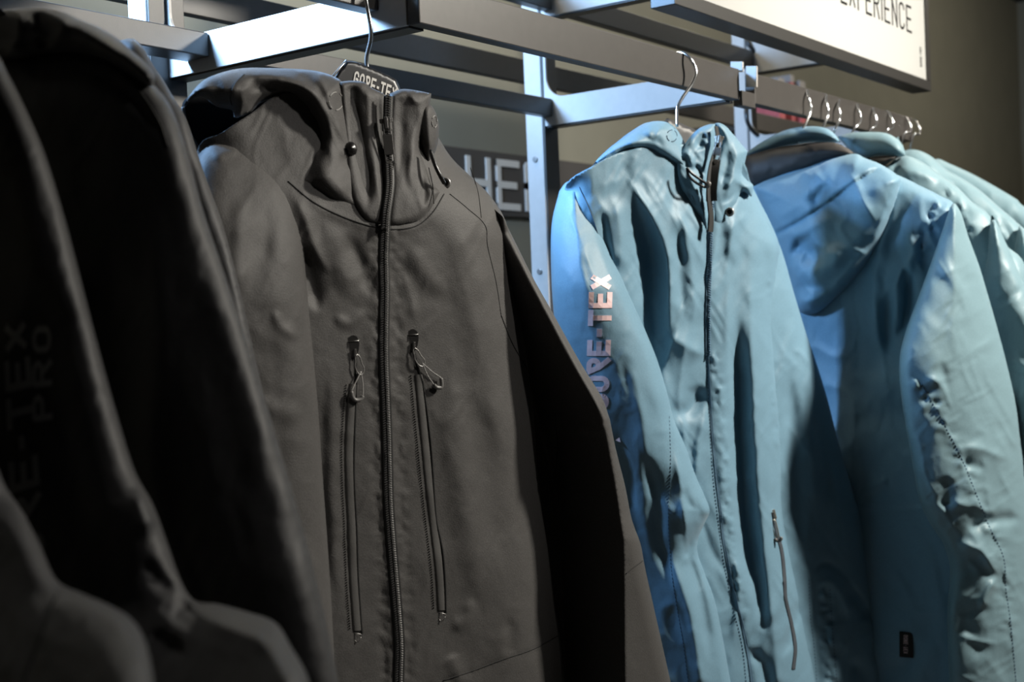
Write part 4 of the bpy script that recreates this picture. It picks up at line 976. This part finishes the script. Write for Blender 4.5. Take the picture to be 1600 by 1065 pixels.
rowjacket(1, [(1330,260,'f'),(1378,262,'f'),(1400,248),(1416,243),(1440,252),(1468,272),(1496,292),(1520,316),(1545,335),(1570,380),(1610,440,'f'),(1640,700,'f'),(1640,1190,'k'),(1380,1190,'k'),(1350,700),(1330,400)],
  [(1549,334,'k'),(1556,345),(1570,375),(1590,420),(1612,470),(1640,540),(1660,700),(1680,1000),(1690,1190,'k'),(1580,1190,'k'),(1560,900),(1548,640),(1540,520),(1532,450),(1540,400)],
  [(1308,214,'k'),(1325,208),(1350,206),(1380,207),(1398,214),(1410,226),(1415,243,'k'),(1400,246),(1378,244),(1352,246),(1330,236)],
  [(1350,247,'k'),(1378,243),(1405,244,'k'),(1390,254),(1376,263)],
  [('s', [(1404,262),(1440,272),(1470,284)], 8, .010), ('p', [(1452,262),(1478,280),(1482,300)], 8, .008), ('s', [(1395,250),(1420,280),(1450,310)], 9, .008), ('p', [(1505,320),(1510,350),(1512,400)], 10, .008)])
rowjacket(2, [(1400,250,'f'),(1412,236),(1432,234),(1455,244),(1478,264),(1500,276),(1530,296),(1560,322),(1590,348),(1620,380),(1650,440),(1680,700,'f'),(1680,1190,'k'),(1430,1190,'k'),(1410,700)],
  [(1592,352,'k'),(1605,362),(1625,400),(1650,470),(1680,600),(1700,900),(1710,1190,'k'),(1610,1190,'k'),(1596,800),(1584,560),(1580,420)],
  None, None, [('s', [(1440,252),(1470,274),(1490,300)], 8, .008), ('p', [(1560,345),(1566,390)], 10, .008)])
rowjacket(3, [(1450,262,'fk'),(1464,248),(1485,256),(1512,268),(1535,280),(1560,294),(1590,312,'k'),(1600,322),(1640,345),(1680,400),(1700,700,'f'),(1700,1190,'k'),(1480,1190,'k'),(1450,700)], None, None, None, [('s', [(1535,300),(1550,300),(1588,314)], 5, .006)])
# hangers of the row
hk = [(1268,203,1,0),(1296,206,.95,1),(1315,216,.95,1),(1350,209,1.,1),(1375,212,.95,2),(1403,222,.98,2),(1433,232,.98,3),(1447,240,.98,3)]
tops = [(1250,139),(1281,147),(1302,155),(1330,161),(1356,168),(1381,174),(1409,182),(1424,187)]
nth = ['first', 'second', 'third', 'fourth', 'fifth', 'sixth', 'seventh', 'last']
for k, ((hx_, hy_), (sx_, sy_, sc_, _)) in enumerate(zip(tops, hk)):
    e = onY(np.array(float(hx_-6)), np.array(float(sy_)), 1.161)
    r = empty('coat_hanger', (e[0], 1.161, e[2]-.12), 'chrome hanger hook over the right rail, %s of eight from the camera side' % nth[k], 'hanger', 'chrome hangers in the row on the right rail')
    q = .93**k*1.0
    w_ = (hk[k][0]-hx_)*.95
    pt = [(-8, 9, 1.182), (-5, 2.5, 1.178), (2, 0, 1.166), (10, 1.5, 1.152), (w_*.75, 12, 1.140), (w_, 28, 1.134), (w_*.9, 38, 1.132), (w_*.35, 56*q+4, 1.138), (-2, 68, 1.148), (-3, 84, 1.152)]
    hook_px(r, [(hx_+a*q, hy_+b*q, c) for a, b, c in pt], r=.0026)
    # shoulder bar under the jacket
    x0 = e[0]; z0 = Z(.405)-.085
    P_ = catmull([(x0, 1.161-.19, z0-.085), (x0, 1.161-.09, z0-.035), (x0, 1.150, z0), (x0, 1.161+.09, z0-.035), (x0, 1.161+.19, z0-.085)], 6)
    mk('hanger_body', *tube(P_, .006, 8), M['hanggrey'], r)
#END
